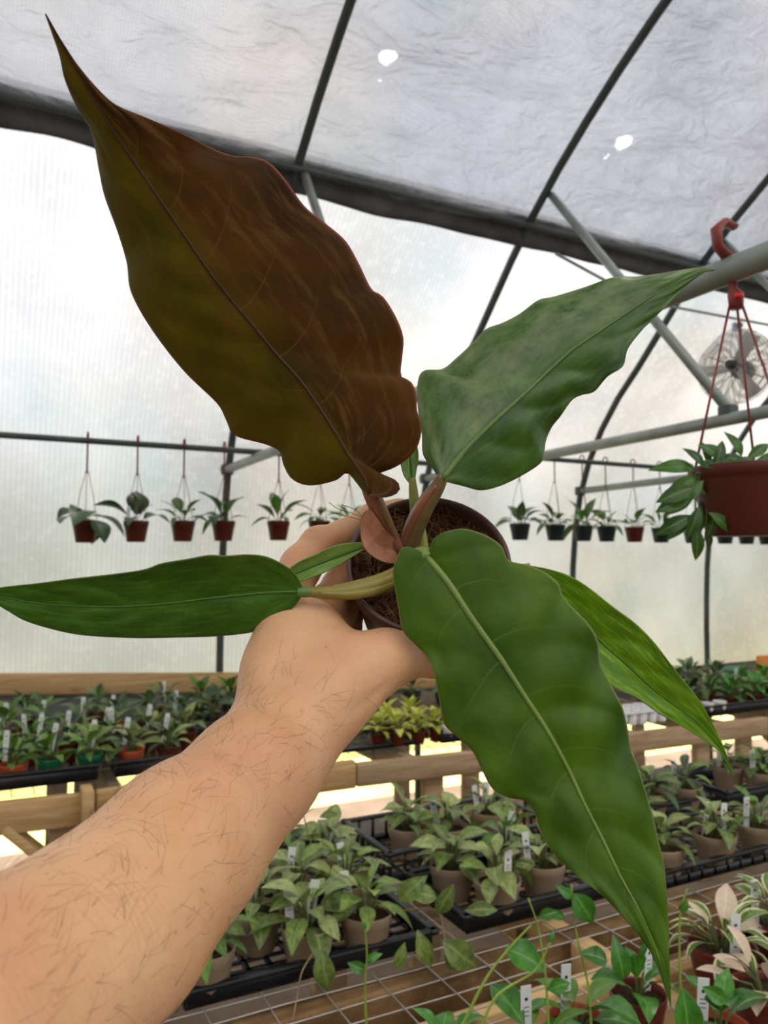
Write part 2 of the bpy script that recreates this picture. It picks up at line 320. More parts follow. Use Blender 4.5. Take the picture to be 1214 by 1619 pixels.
# hoops
HX = [-2.56, -1.33, -.10, 1.13, 2.37, 3.6, 4.93, 6.2, 7.45, 8.7]
HL = ['curved steel hoop beyond the left edge of the view', 'curved steel hoop left of the large bronze leaf', 'curved steel hoop behind the tip of the bronze leaf',
      'dark steel hoop crossing the ceiling right of the bronze leaf', 'dark steel hoop arching to the right above the upper right leaf',
      'steel hoop curving down behind the row of black hanging pots', 'steel hoop behind the large hanging red pot', 'steel hoop beyond the right edge near the fan', 'second steel hoop beyond the right edge', 'end steel hoop at far right']
for x, l in zip(HX, HL):
    P = prof_off(-.004); ln = MB().tube([(x, p[0], p[1]) for p in P[::2]], .0205, 8)
    tag(ln.obj('steel_hoop', M['steel_dark']), l, 'hoop', 'steel hoops of the greenhouse')
# cross ties and braces
ties = [(1.13, 4.085, -1.5, 2.0, .0235, 'thick grey pipe at upper right holding the large red hanging pot'), (2.37, 4.08, .3, 2.01, .0235, 'grey cross pipe passing in front of the fan'),
        (3.6, 4.08, 1.2, 1.985, .0225, 'distant short grey cross pipe behind the black hanging pots'), (4.93, 4.08, 1.2, 1.98, .0225, 'farthest grey cross pipe near the right edge')]
for x, ya, yb, z, r, l in ties:
    t = thing('cross_pipe', l, 'pipe', (x, ya, z), 'steel cross pipes')
    MB().tube([(0, 0, 0), (0, yb - ya, .01)], r, 12).obj('pipe', M['steel'], t)
    MB().box((0, .01, 0), (.06, .05, .06), bev=.006).obj('clamp', M['steel_dark'], t)
for x, a, b, l in ((1.13, (3.05, 3.2), (2.3, 2.02), 'thin grey brace strut half hidden behind the bronze leaf'), (2.37, (2.9, 3.30), (1.905, 2.04), 'grey diagonal brace strut behind the upper right leaf'),
                   (3.6, (2.9, 3.30), (1.9, 2.02), 'grey diagonal brace strut beyond the fan')):
    t = thing('brace_strut', l, 'strut', (x + .03, a[0], a[1]), 'diagonal brace struts')
    MB().tube([(0, 0, 0), (0, b[0] - a[0], b[1] - a[1])], .02, 10).obj('pipe', M['steel'], t)
    MB().box((-.02, b[0] - a[0], b[1] - a[1]), (.05, .06, .06), bev=.006).obj('clamp', M['steel_dark'], t)
# purlins seen as dark thin lines through the cloth / rails for the hanging pots
for a, b, l in (((-3.0, 3.63, 2.038), (2.25, 3.63, 2.038), 'horizontal hanging rail above the red hanging pots'), ((2.2, 3.63, 2.112), (7.5, 3.63, 2.118), 'horizontal hanging rail above the black hanging pots')):
    tag(MB().tube([a, b], .0145, 10).obj('hanging_rail', M['steel_dark']), l, 'rail', 'hanging rails')
pv = MB().tube([(-3, 3.02, 3.185), (8, 3.02, 3.185)], .014, 8).obj('purlin', M['steel_dark']); tag(pv, 'steel purlin pipe along the lower edge of the shade cloth', 'pipe')
pw = MB().tube([(2.3, 2.75, 2.93), (3.0, 2.9, 2.86), (4.2, 2.95, 2.90), (6, 3.0, 2.95)], .008, 6).obj('sagging_wire', M['steel']); tag(pw, 'thin sagging wire behind the tip of the upper right leaf', 'wire')
# shade cloth, with sags and wrinkles, two worn holes
def shade():
    root = thing('shade_cloth', 'wrinkled grey knit shade cloth stretched under the roof hoops', 'shade cloth', (0, 0, 0))
    P = prof_off(.014); i0 = i_eave - 1; P = P[i0:64]
    # densify
    s = np.concatenate([[0], np.cumsum(np.linalg.norm(np.diff(P, axis=0), axis=1))]); L = s[-1]; ns = int(L / .045)
    q = np.linspace(0, L, ns); Q = np.stack([np.interp(q, s, P[:, 0]), np.interp(q, s, P[:, 1])], 1)
    d = np.gradient(Q, axis=0); d /= np.linalg.norm(d, axis=1)[:, None]; N = np.stack([d[:, 1], -d[:, 0]], 1)
    xs = np.arange(-3.6, 8.8, .045); v = []; 
    for x in xs:
        hx = min(abs(x - h) for h in HX); sag = 1 - math.exp(-(hx / .12) ** 2)
        for k in range(ns):
            a = mnoise.noise((x * 1.3, q[k] * 3.2, 1.0)); b = mnoise.noise((x * 4.2 + q[k] * 2, q[k] * 7.0, 5.0)); c = mnoise.noise((x * 1.0 - q[k] * 3.5, q[k] * .8, 9))
            w = (a * .024 + b * .010 + abs(c) * -.03) * sag
            w = max(-.016, min(.015, w)) if hx < .2 else w
            v.append((x, Q[k, 0] + N[k, 0] * w, Q[k, 1] + N[k, 1] * w))
    f = []
    for i in range(len(xs) - 1):
        for k in range(ns - 1):
            f.append((i * ns + k, i * ns + k + 1, (i + 1) * ns + k + 1, (i + 1) * ns + k))
    MB().add(v, f).obj('cloth', M['shade'], root)
    # the lower edge is folded several times: a dark hem
    mb = MB(); n = len(xs); vv = []
    for i, x in enumerate(xs):
        w1 = mnoise.noise((x * 1.7, 3, 3)) * .012; w2 = mnoise.noise((x * 2.9, 8, 3)) * .018
        y, z = Q[0]; vv += [(x, y - .07, z + .075 + w1), (x, y - .035 - .012, z + .03), (x, y + .0 - .02, z - .03), (x, y + .015 - .02, z - .06 + w2), (x, y + .025 - .02, z - .055 + w2), (x, y - .015, z + .01)]
    f = [(i * 6 + k, i * 6 + (k + 1) % 6, (i + 1) * 6 + (k + 1) % 6, (i + 1) * 6 + k) for i in range(n - 1) for k in range(6)]
    tag(mb.add(vv, f).obj('hem', M['hem'], root), 'dark folded hem along the edge of the cloth')
shade()

# ================================================================== BENCHES
def seg(p, q): return p, q
def far_bench():
    Z = .75; fy = lambda X: 2.775 - .064 * X
    t = thing('plant_bench', 'long weathered wooden bench along the film wall', 'bench', (0, 2.7, 0))
    off = np.array((0, 2.7, 0)); 
    def part(nm, a, b, w, h, m, up=(0, 0, 1)): return MB().beam(np.array(a) - off, np.array(b) - off, w, h, up).obj(nm, m, t)
    js = [-1.9, .33, 1.25, 2.36, 3.4, 5.4]
    mats = ['wood', 'wood', 'wood_old', 'wood_old', 'wood_old']
    for k in range(5):
        a, b = js[k] + .003, js[k + 1] - .003
        part('front_board', (a, fy(a), Z - .055), (b, fy(b), Z - .06 + .01 * (k % 2)), .038, .10 if k < 2 else .085, M[mats[k]])
    for X in (.30, 2.36): part('board_end_block', (X, fy(X) - .035, Z - .115), (X, fy(X) - .035, Z + .015), .036, .09, M['wood'], (0, 1, 0))
    for k in range(14):
        X = -1.8 + k * .55; part('joist', (X, fy(X) + .03, Z - .06), (X, 3.98, Z - .06), .038, .088, M['wood_old'])
    part('back_board', (-1.9, 3.98, Z - .06), (5.4, 3.98, Z - .06), .038, .088, M['wood_old'])
    for X, Y in [(.24, 2.84), (.36, 3.3), (.50, 2.84), (1.62, 2.75), (2.02, 2.75), (2.10, 3.2), (3.05, 2.65), (3.35, 2.65), (4.3, 2.6), (.3, 3.9), (1.2, 3.9), (2.1, 3.9), (3.0, 3.9), (3.9, 3.9), (-.9, 2.9), (4.9, 3.9)]:
        part('leg', (X, Y, 0), (X, Y, Z - .105), .088, .038, M['wood_old'], (0, 1, 0))
    part('diagonal_brace', (.06, 2.80, .66), (.50, 2.80, .22), .03, .11, M['wood'], (0, 1, 0))
    part('diagonal_brace', (2.14, 2.72, .66), (2.36, 2.72, .30), .03, .10, M['wood'], (0, 1, 0))
    part('diagonal_brace', (3.5, 2.62, .64), (3.95, 2.62, .30), .03, .10, M['wood_old'], (0, 1, 0))
    mb = MB()
    for k in range(110): X = -1.9 + k * .066; mb.tube([(X, fy(X) - 2.7, Z + .0015), (X, 1.28, Z + .0015)], .0016, 4)
    for k in range(50):
        y = .03 + k * .0255; mb.tube([(-1.9, y + .09, Z), (5.4, y - .10 if k < 9 else y, Z)], .0016, 4)
    tag(mb.obj('wire_mesh', M['steel_dark'], t), kind='stuff')
far_bench()
NB = .75
def near_bench():
    t = thing('plant_bench', 'near wooden bench topped with open welded wire mesh', 'bench', (1.3, 1.2, 0)); off = np.array((1.3, 1.2, 0))
    def part(nm, a, b, w, h, m, up=(0, 0, 1)): return MB().beam(np.array(a) - off, np.array(b) - off, w, h, up).obj(nm, m, t)
    zc = NB - .007 - .045
    part('long_rail', (.22, 1.275, zc), (2.9, 1.275, zc), .055, .09, M['wood_dirty'])
    part('long_rail', (.22, 1.13, zc), (1.045, 1.13, zc), .038, .09, M['wood_new'])
    part('long_rail', (1.11, 1.10, zc - .01), (2.9, 1.10, zc - .01), .038, .09, M['wood'])
    part('long_rail', (.22, 1.95, zc), (2.9, 1.95, zc), .04, .09, M['wood'])
    part('long_rail', (.22, .55, zc), (2.9, .55, zc), .04, .09, M['wood'])
    for X in (.235, 1.08, 2.0, 2.88): part('cross_rail', (X, .575, zc), (X, 1.925, zc), .05, .085, M['wood_y'])
    for X in (.235, .80, 1.08, 2.0, 2.88):
        for Y in (.62, 1.2, 1.88): part('leg', (X, Y, 0), (X, Y, zc - .045), .088, .04, M['wood_old'], (0, 1, 0))
    mb = MB(); rnd = random.Random(4)
    for k in range(29):
        Y = .53 + k * .0505; mb.tube([(.2 - 1.3 + .27 * j, Y - 1.2 + rnd.uniform(-.002, .002), NB - .003 + rnd.uniform(-.003, .001)) for j in range(11)], .00125, 5)
    for k in range(27):
        X = .24 + k * .101; mb.tube([(X - 1.3 + rnd.uniform(-.002, .002), .53 + .14 * j - 1.2, NB - .001 + rnd.uniform(-.002, .001)) for j in range(11)], .00125, 5)
    tag(mb.obj('wire_mesh', M['wire'], t), kind='stuff')
near_bench()
def tray(label, x0, x1, y0, y1, z, h=.055, open_web=False, group='black plant trays'):
    t = thing('plant_tray', label, 'tray', ((x0 + x1) / 2, (y0 + y1) / 2, z), group); w, d = x1 - x0, y1 - y0; mb = MB(); g = .012
    for sx in (-1, 1): mb.beam((sx * (w / 2 - g), -d / 2, h - .004), (sx * (w / 2 - g), d / 2, h - .004), .016, .009, bev=.002)
    for sy in (-1, 1): mb.beam((-w / 2, sy * (d / 2 - g), h - .004), (w / 2, sy * (d / 2 - g), h - .004), .016, .009, bev=.002)
    mb.obj('rim', M['black'], t); mb = MB()
    if open_web:
        for sx in (-1, 1):
            for k in range(9): y = -d / 2 + g + (d - 2 * g) * k / 8; mb.box((sx * (w / 2 - g), y, h / 2), (.004, .008, h - .008))
            mb.box((sx * (w / 2 - g), 0, .010), (.004, d - .03, .02))
        for sy in (-1, 1):
            for k in range(13): x = -w / 2 + g + (w - 2 * g) * k / 12; mb.box((x, sy * (d / 2 - g), h / 2), (.008, .004, h - .008))
            mb.box((0, sy * (d / 2 - g), .010), (w - .03, .004, .02))
    else:
        for sx in (-1, 1): mb.beam((sx * (w / 2 - g - .004), -d / 2 + g, h / 2), (sx * (w / 2 - g - .004), d / 2 - g, h / 2), .005, h - .01, bev=0)
        for sy in (-1, 1): mb.beam((-w / 2 + g, sy * (d / 2 - g - .004), h / 2), (w / 2 - g, sy * (d / 2 - g - .004), h / 2), .005, h - .01, bev=0)
    mb.obj('side_walls', M['black'], t); mb = MB()
    for k in range(12): mb.box((-w / 2 + .02 + (w - .04) * k / 11, 0, .003), (.010, d - .03, .004))
    for k in range(8): mb.box((0, -d / 2 + .02 + (d - .04) * k / 7, .003), (w - .03, .010, .004))
    mb.obj('grid_bottom', M['black'], t)
tray('black tray of tan pots nearest the forearm', .295, .80, 1.325, 1.605, NB, .036)
tray('black tray behind the forearm tray with hidden pots', .36, .80, 1.64, 1.90, NB)
tray('black tray under the middle tan pots', .86, 1.35, 1.335, 1.605, NB, .042)
tray('open sided black tray behind the middle tan pots', .84, 1.35, 1.63, 1.91, NB, .07, True)
tray('open sided black tray right of the long leaf tip', 1.375, 1.93, 1.315, 1.60, NB, .042, True)
tray('black tray at far back right of the wire bench', 1.42, 1.95, 1.64, 1.91, NB)
tray('black tray at the right edge on the wire bench', 2.0, 2.5, 1.64, 1.91, NB)
tray('black tray of red pots in the lower right corner', 1.15, 1.68, .74, 1.045, NB, .06)
tray('black tray of small red and green pots at left', -.30, .36, 2.83, 3.36, .753)
tray('black tray right of the green pots by the arm', .39, 1.02, 2.83, 3.36, .753)
tray('black tray under the lime yellow plants', 1.66, 2.22, 2.74, 3.12, .753, .04)
tray('empty black grid tray left of the lime yellow plants', 1.06, 1.60, 2.78, 3.10, .753, .02)
tray('black tray along the right end of the far bench', 2.98, 3.95, 2.62, 3.0, .753)

# ================================================================== SMALL PLANTS
def leaf_mesh(name, mat, w=.4, droop=.25, fold=.12, peak=.45, tip=1.0, n=7, m=4, wave=0.0):
    v = []; uv = []; f = []
    for i in range(n + 1):
        t = i / n; a = math.log(.5) / math.log(peak); hw = w / 2 * (math.sin(math.pi * min(1, max(0, t ** a))) ** (.75 if tip < 1 else .95)) + (.012 if i in (0,) else 0)
        y = t; z = .10 * math.sin(math.pi * t * .9) - droop * t * t
        for k in range(m + 1):
            u = -1 + 2 * k / m; v.append((u * hw, y - droop * .15 * t * t, z + fold * abs(u) * hw * 2 + wave * math.sin(9 * t + 2 * u) * abs(u) * hw)); uv.append((.5 + u / 2, t))
    for i in range(n):
        for k in range(m): a = i * (m + 1) + k; f.append((a, a + 1, a + m + 2, a + m + 1))
    me = mesh(name, v, f, True, [mat]); l = me.uv_layers.new(name='UVMap')
    for lp in me.loops: l.data[lp.index].uv = uv[lp.vertex_index]
    return me
LF = {}
def leaves_of(key, mat, shapes):
    LF[key] = [leaf_mesh('leaf', LM[mat], *s) for s in shapes]
leaves_of('hoya', 'hoya', [(.50, .18, .14, .46), (.56, .34, .1, .44), (.46, .06, .2, .5)])
leaves_of('hoya_pale', 'hoya_pale', [(.52, .16, .16, .46), (.58, .34, .1, .44), (.48, .03, .2, .5)])
leaves_of('green', 'green', [(.42, .25, .14, .45), (.5, .4, .1, .42), (.36, .1, .2, .5)])
leaves_of('bright', 'bright', [(.62, .25, .14, .4, 1, 8, 4, .1), (.5, .4, .1, .42, 1, 8, 4, .12), (.56, .1, .2, .5, 1, 8, 4, .1)])
leaves_of('broad', 'dark', [(.74, .3, .1, .45), (.66, .15, .14, .5), (.6, .5, .1, .45)])
leaves_of('hangleaf', 'hang', [(.36, .25, .1, .5), (.40, .1, .12, .5), (.34, .45, .1, .45)])
leaves_of('deep', 'deep', [(.42, .25, .14, .45), (.5, .4, .1, .42), (.36, .1, .2, .5)])
leaves_of('yellow', 'yellow', [(.5, .3, .1, .45), (.44, .1, .16, .5)])
leaves_of('varieg', 'varieg', [(.30, .35, .25, .5), (.34, .15, .3, .5)])
leaves_of('cream', 'cream', [(.44, .05, .2, .5), (.5, -.1, .1, .5)])
leaves_of('strap', 'green', [(.17, .35, .2, .4), (.2, .2, .2, .45)])
_pc = {}
def pot_mesh(kind, r, h):
    k = (kind, round(r, 4), round(h, 4))
    if k in _pc: return _pc[k]
    rb = r * .74; lip = .22 * h; rl = r * .955
    P = [(0, 0), (rb * .96, 0), (rb, .003), (rb + (rl - rb) * .97, h - lip - .002), (r * .985, h - lip), (r, h - .004), (r * 1.01, h), (r * .985, h + .001), (r * .94, h - .002), (r * .90, h - .03)]
    pm = MB().lathe(P, 24).data('pot', M[kind]); sm = MB(); rs = r * .905; vv = [(0, 0, .004)]; ff = []
    rn = random.Random(7)
    for j, q in enumerate((.4, .75, 1.0)):
        for i in range(16): a = 2 * math.pi * i / 16; vv.append((rs * q * math.cos(a), rs * q * math.sin(a), rn.uniform(-.003, .004) if q < 1 else 0))
    for i in range(16): ff.append((0, 1 + i, 1 + (i + 1) % 16))
    for j in range(2):
        for i in range(16): a = 1 + j * 16 + i; b = 1 + j * 16 + (i + 1) % 16; ff.append((a, a + 16, b + 16, b))
    _pc[k] = (pm, mesh('soil', vv, ff, True, [M['soil']])); return _pc[k]
def tag_mesh():
    import bmesh
    mb = MB().box((0, 0, .045), (.017, .0012, .10), bev=.0004); me = mesh('plant_tag', mb.v, mb.f, False, [M['white'], M['ink']])
    nb = len(mb.v); v = [tuple(x) for x in mb.v]; f = list(mb.f); n0 = len(f)
    for s in (-1, 1):
        y = s * .0009; b = len(v); v += [(.0028 * math.cos(k * math.pi / 5), y, .076 + .0028 * math.sin(k * math.pi / 5)) for k in range(10)]; f.append(tuple(range(b, b + 10)))
        for z in (.064, .058, .052): b = len(v); v += [(-.0045, y, z), (.0045, y, z), (.0045, y, z + .0014), (-.0045, y, z + .0014)]; f.append((b, b + 1, b + 2, b + 3))
    me = mesh('plant_tag', v, f, False, [M['white'], M['ink']])
    for i in range(n0, len(f)): me.polygons[i].material_index = 1
    return me
TAG = tag_mesh()
def put_leaf(parent, me, base, az, el, roll, s, name='leaf'):
    o = link(name, me, parent); o.matrix_local = Matrix.Translation(Vector([float(q) for q in base])) @ Matrix.Rotation(az, 4, 'Z') @ Matrix.Rotation(el, 4, 'X') @ Matrix.Rotation(roll, 4, 'Y') @ Matrix.Scale(s, 4); return o
def plant(label, loc, pot, r, h, leaf, n=11, L=(.05, .085), el=(-15, 60), rise=.05, tags=(), seed=0, tagup=0.0, name='potted_hoya', cat='potted plant', group=None, spread=.5, extra=None, stemmat='stem', rotz=None):
    rn = random.Random(seed); t = thing(name, label, cat, loc, group)
    pm, sm = pot_mesh(pot, r, h); link('pot', pm, t); link('soil', sm, t, (0, 0, h - .012))
    stem = MB(); az0 = rn.uniform(0, 6.28)
    for k in range(n):
        az = az0 + k * 2.399 + rn.uniform(-.3, .3); q = (k + .5) / n
        e = R(el[0] + (el[1] - el[0]) * (1 - q) + rn.uniform(-14, 14)) if False else R(el[0] + (el[1] - el[0]) * q + rn.uniform(-12, 12))
        z = h + rise * (q * .9 + rn.uniform(0, .2)); rr = r * spread * (1 - .6 * q) * rn.uniform(.7, 1.2)
        bx, by = -math.sin(az) * rr, math.cos(az) * rr
        stem.tube([(bx * .3, by * .3, h - .015), (bx * .6, by * .6, (h + z) / 2), (bx, by, z)], .0018, 5, False)
        key = leaf if isinstance(leaf, str) else rn.choice(leaf)
        put_leaf(t, rn.choice(LF[key]), (bx, by, z), az, e, R(rn.uniform(-25, 25)), rn.uniform(*L))
    if n: stem.obj('stem', M[stemmat], t)
    for (a, lean) in tags:
        o = link('plant_tag', TAG, t); o.matrix_local = Matrix.Translation((math.cos(a) * r * .62, math.sin(a) * r * .62, h - .012 - .016 + tagup)) @ Matrix.Rotation(R(rn.uniform(-35, 5)), 4, 'Z') @ Matrix.Rotation(R(lean), 4, 'Y')
    return t
# ---- tan pots on the near bench: (base px x, y, label, leaf, n, Lmax, tags, seed)
TB = NB + .0055
near = [
 (325, 1567, 'tan pot with glossy green leaves tucked against the forearm', ['green', 'hoya'], 13, .085, (), 11),
 (497, 1538, 'tan pot with long pointed leaf hanging over the tray front', ['hoya_pale', 'hoya'], 13, .095, ((1.2, 8), (2.6, -5)), 12),
 (598, 1522, 'tan pot at the right front corner of the forearm tray', ['hoya_pale', 'hoya'], 11, .09, ((2.0, -12),), 13),
 (404, 1500, 'tan pot half hidden behind the two front pots by the arm', ['hoya', 'hoya_pale'], 10, .085, ((1.7, 10),), 14),
 (545, 1448, 'tan pot with silvery leaves in the back row of the forearm tray', ['hoya_pale', 'hoya'], 11, .085, ((1.4, -4),), 15),
 (455, 1436, 'tan pot with broad silvery leaves just right of the wrist', ['hoya_pale', 'hoya'], 11, .085, ((1.9, 6),), 16),
 (520, 1400, 'tan pot beside the open tray corner, back row', ['hoya', 'hoya_pale'], 11, .08, ((1.2, 4),), 17),
 (440, 1385, 'tan pot nearest the underside of the forearm at the back', ['hoya', 'green'], 10, .085, ((.6, 3),), 18),
 (648, 1352, 'tan pot at the left corner of the open sided tray', ['hoya', 'hoya_pale'], 11, .085, (), 19),
 (706, 1352, 'second tan pot along the open sided tray', ['hoya', 'hoya_pale'], 11, .085, ((1.9, -12),), 20),
 (775, 1325, 'tan pot at the back of the open tray under the big leaf edge', ['hoya', 'hoya_pale'], 10, .08, ((1.6, 6), (2.4, -8)), 21),
 (790, 1448, 'tan pot with a white tag leaning on its front rim', ['hoya_pale', 'hoya'], 11, .085, ((-1.5, 3),), 22),
 (858, 1415, 'tan pot at the right end of the middle tray by the long leaf', ['hoya_pale', 'hoya'], 10, .08, ((2.9, -6),), 23),
 (715, 1418, 'tan pot hidden under trailing leaves in the middle tray', ['hoya', 'hoya_pale'], 12, .085, (), 24),
 (800, 1385, 'tan pot with upright leaves in the back row of the middle tray', ['hoya', 'green'], 11, .08, ((1.0, 12),), 25),
 (1060, 1392, 'tan pot just right of the long leaf edge', ['hoya_pale', 'hoya'], 10, .075, ((2.6, 2),), 26),
 (1143, 1370, 'pale tan pot with tag at its right rim beside the long leaf', ['hoya_pale', 'hoya'], 11, .075, ((.1, 4), (1.8, 14)), 27),
 (1235, 1362, 'tan pot cut by the right edge of the photo', ['hoya', 'green'], 10, .075, ((2.8, 3),), 28),
 (1050, 1300, 'tan pot with a tall leafy shoot behind the long leaf edge', ['hoya', 'deep'], 12, .075, (), 29),
 (1108, 1290, 'dark tan pot behind the pale tan pot, with grey tag', ['hoya', 'deep'], 11, .075, ((1.6, -6),), 30),
 (1170, 1250, 'tan pot in the far back row on the right', ['hoya', 'green'], 11, .075, ((1.9, 5),), 31),
 (1218, 1262, 'tan pot at the right edge in the far back row', ['green', 'hoya'], 11, .08, ((2.9, 0),), 32),
 (985, 1330, 'tan pot behind the middle of the long leaf', ['hoya', 'hoya_pale'], 10, .075, (), 33),
]
ZONES = [(.295, .80, 1.325, 1.605), (.36, .80, 1.64, 1.90), (.86, 1.35, 1.335, 1.605), (.84, 1.35, 1.63, 1.91), (1.375, 1.93, 1.315, 1.60), (1.42, 1.95, 1.64, 1.91), (2.0, 2.5, 1.64, 1.91)]
NP = [onZ(q[0], q[1], TB) for q in near]
def clampz(p, z, e=.053): return np.array((min(max(p[0], z[0] + e), z[1] - e), min(max(p[1], z[2] + e), z[3] - e), TB))
NZ = [min(ZONES, key=lambda z: np.linalg.norm(clampz(p, z) - p)) for p in NP]
NP = [clampz(p, z) for p, z in zip(NP, NZ)]
for _ in range(60):   # pots standing in one tray do not overlap
    for i in range(len(NP)):
        for j in range(i):
            d = NP[i] - NP[j]; L = np.linalg.norm(d)
            if L < .103: d = d / (L + 1e-9) * (.104 - L) / 2; NP[i] = clampz(NP[i] + d, NZ[i]); NP[j] = clampz(NP[j] - d, NZ[j])
for (x, y, l, lf, n, Lm, tg, sd), b in zip(near, NP):
    plant(l, b, 'tan', .051, .074, lf, n + 4, (.052, Lm * .98), (-22, 38), .05, tg, sd, group='tan potted hoyas on the wire bench', spread=.6)
# trailing runner between the two trays
def trail(label, pts, rad, leaves, leafkey, stem='brownstem', name='trailing_vine', pot=None, d=1.4, cat='vine', sd=1, group=None):
    rn = random.Random(sd); P = np.array([at(*p) for p in pts]); b = P[0]; t = thing(name, label, cat, b, group)
    MB().tube(catmull(P - b, 24), np.linspace(rad, rad * .6, 24), 6).obj('stem', M[stem], t)
    for (x, y, dd, ang, ln, el) in leaves:     # ang: direction in the view, ln: length in metres
        p = at(x, y, dd) - b; dr = math.cos(ang) * VR + math.sin(ang) * VU - .15 * VD; dr /= np.linalg.norm(dr)
        nrm = -VD * math.cos(el) + VU * math.sin(el) * 1.0; nrm = nrm - dr * (nrm @ dr); nrm /= np.linalg.norm(nrm); sx = np.cross(dr, nrm)
        o = link('leaf', rn.choice(LF[leafkey]), t); o.matrix_local = Matrix(((*[float(q) for q in (sx[0], dr[0], nrm[0])], float(p[0])), (*[float(q) for q in (sx[1], dr[1], nrm[1])], float(p[1])), (*[float(q) for q in (sx[2], dr[2], nrm[2])], float(p[2])), (0, 0, 0, 1))) @ Matrix.Scale(ln, 4)
    return t
trail('thin runner trailing out of the tray over the wire mesh', [(628, 1440, 1.5), (690, 1440, 1.45), (705, 1490, 1.42), (735, 1520, 1.36)], .0016,
      [(630, 1425, 1.46, .8, .075, .6), (690, 1445, 1.44, 1.1, .07, .3), (660, 1470, 1.42, -1.2, .07, .3), (715, 1485, 1.4, -1.6, .06, .2), (700, 1488, 1.38, -.6, .085, .5), (735, 1440, 1.4, .1, .06, .8), (690, 1420, 1.45, 2.8, .06, .7), (640, 1490, 1.4, -1.9, .05, .4)], 'hoya', sd=3)
trail('tan runner dropping from the front pot to the bench edge', [(500, 1500, 1.36), (478, 1535, 1.33), (470, 1575, 1.31), (462, 1615, 1.27)], .0016, [(508, 1500, 1.33, -1.4, .075, .3)], 'hoya', sd=4)
trail('thin shoot standing above the pots by the wrist', [(495, 1345, 1.75), (480, 1290, 1.74), (470, 1250, 1.73)], .0018, [(505, 1292, 1.75, .2, .045, .9), (495, 1330, 1.75, 1.2, .04, .4)], 'hoya', sd=5)

# ---- red pots and vines at lower right
pk = dict(name='potted_hoya', group=None)
plant('deep red pot of cream and pink edged leaves with white tag', onZ(1143, 1562, TB), 'darkred', .058, .075, ['varieg', 'varieg', 'varieg', 'cream'], 22, (.05, .085), (-25, 55), .03, ((-1.9, 3),), 41, spread=.9)
plant('deep red pot of cream edged leaves cut by the lower right edge', onZ(1215, 1640, TB), 'darkred', .055, .075, ['varieg', 'varieg', 'cream'], 18, (.045, .08), (-25, 55), .03, (), 42, spread=.9)
plant('deep red pot of pale leaves behind at the right edge', onZ(1228, 1520, TB), 'darkred', .055, .075, ['varieg', 'cream', 'varieg'], 18, (.045, .075), (-20, 55), .04, ((2.2, 0),), 43, spread=.9)
plant('small red pot with glossy vine leaves below the long leaf tip', onZ(1010, 1640, NB), 'darkred', .044, .07, 'bright', 7, (.045, .075), (-10, 70), .03, ((.3, 6),), 44, spread=.5)
plant('brick red pot with broad glossy leaves at the bottom edge', onZ(915, 1690, NB), 'orange', .046, .07, ['bright', 'green'], 8, (.06, .10), (-10, 30), .02, ((1.6, 2),), 45, spread=.6)
plant('orange pot at the bottom edge under the vine leaf', onZ(1140, 1700, NB), 'orange', .045, .07, 'bright', 6, (.05, .08), (0, 60), .03, ((2.6, 4),), 46)
plant('red pot of crinkled bright leaves at the bottom left of the group', onZ(845, 1735, NB), 'darkred', .045, .07, ['bright', 'green'], 9, (.05, .08), (-5, 35), .02, ((1.3, 0),), 47, spread=.8)
plant('red pot below the frame rooting the left vine shoots', onZ(700, 1740, NB), 'darkred', .045, .07, 'bright', 6, (.04, .06), (0, 50), .02, (), 48)
V = dict(leafkey='bright', stem='vine', group='green vine shoots')
trail('green vine shoot rising alone above the wire mesh left of centre', [(580, 1640, 1.12), (577, 1560, 1.12), (580, 1510, 1.12), (576, 1462, 1.11)], .0022, [(576, 1535, 1.11, 2.6, .028, .6), (580, 1518, 1.11, .5, .024, .6), (576, 1470, 1.11, 1.5, .012, .2)], sd=21, **V)
trail('green vine shoot leaning right with two nodes over the mesh', [(722, 1640, 1.08), (765, 1553, 1.10), (800, 1505, 1.12), (840, 1462, 1.13)], .0026, [(798, 1500, 1.13, -.35, .07, .9)], sd=22, **V)
trail('green vine shoot bending right below the long leaf', [(755, 1640, 1.06), (785, 1575, 1.07), (845, 1535, 1.09), (870, 1490, 1.09)], .0024, [(868, 1490, 1.09, 1.2, .018, .3)], sd=23, **V)
trail('thin vine stem with curled tip in front of the middle tray', [(868, 1640, 1.08), (862, 1540, 1.10), (850, 1465, 1.12), (835, 1420, 1.12)], .002, [(851, 1450, 1.12, .35, .03, .6), (868, 1442, 1.12, -.3, .028, .4), (865, 1565, 1.09, .4, .035, .7)], sd=24, **V)
trail('thin vine stem with drooping leaf near the long leaf edge', [(935, 1640, 1.10), (930, 1560, 1.12), (910, 1470, 1.14), (903, 1398, 1.14)], .002, [(905, 1420, 1.14, 2.4, .03, .5), (908, 1412, 1.14, -1.0, .055, .2), (960, 1520, 1.12, 2.7, .045, .9), (985, 1548, 1.1, 1.75, .06, .2)], sd=25, **V)
trail('thin vine shoot with curled tip right of the long leaf tip', [(1082, 1640, 1.06), (1075, 1540, 1.08), (1075, 1450, 1.09), (1086, 1405, 1.09)], .002, [(1078, 1560, 1.05, -1.5, .07, .2), (1074, 1440, 1.09, .9, .02, .2), (1110, 1560, 1.07, -.5, .04, .4)], sd=26, **V)

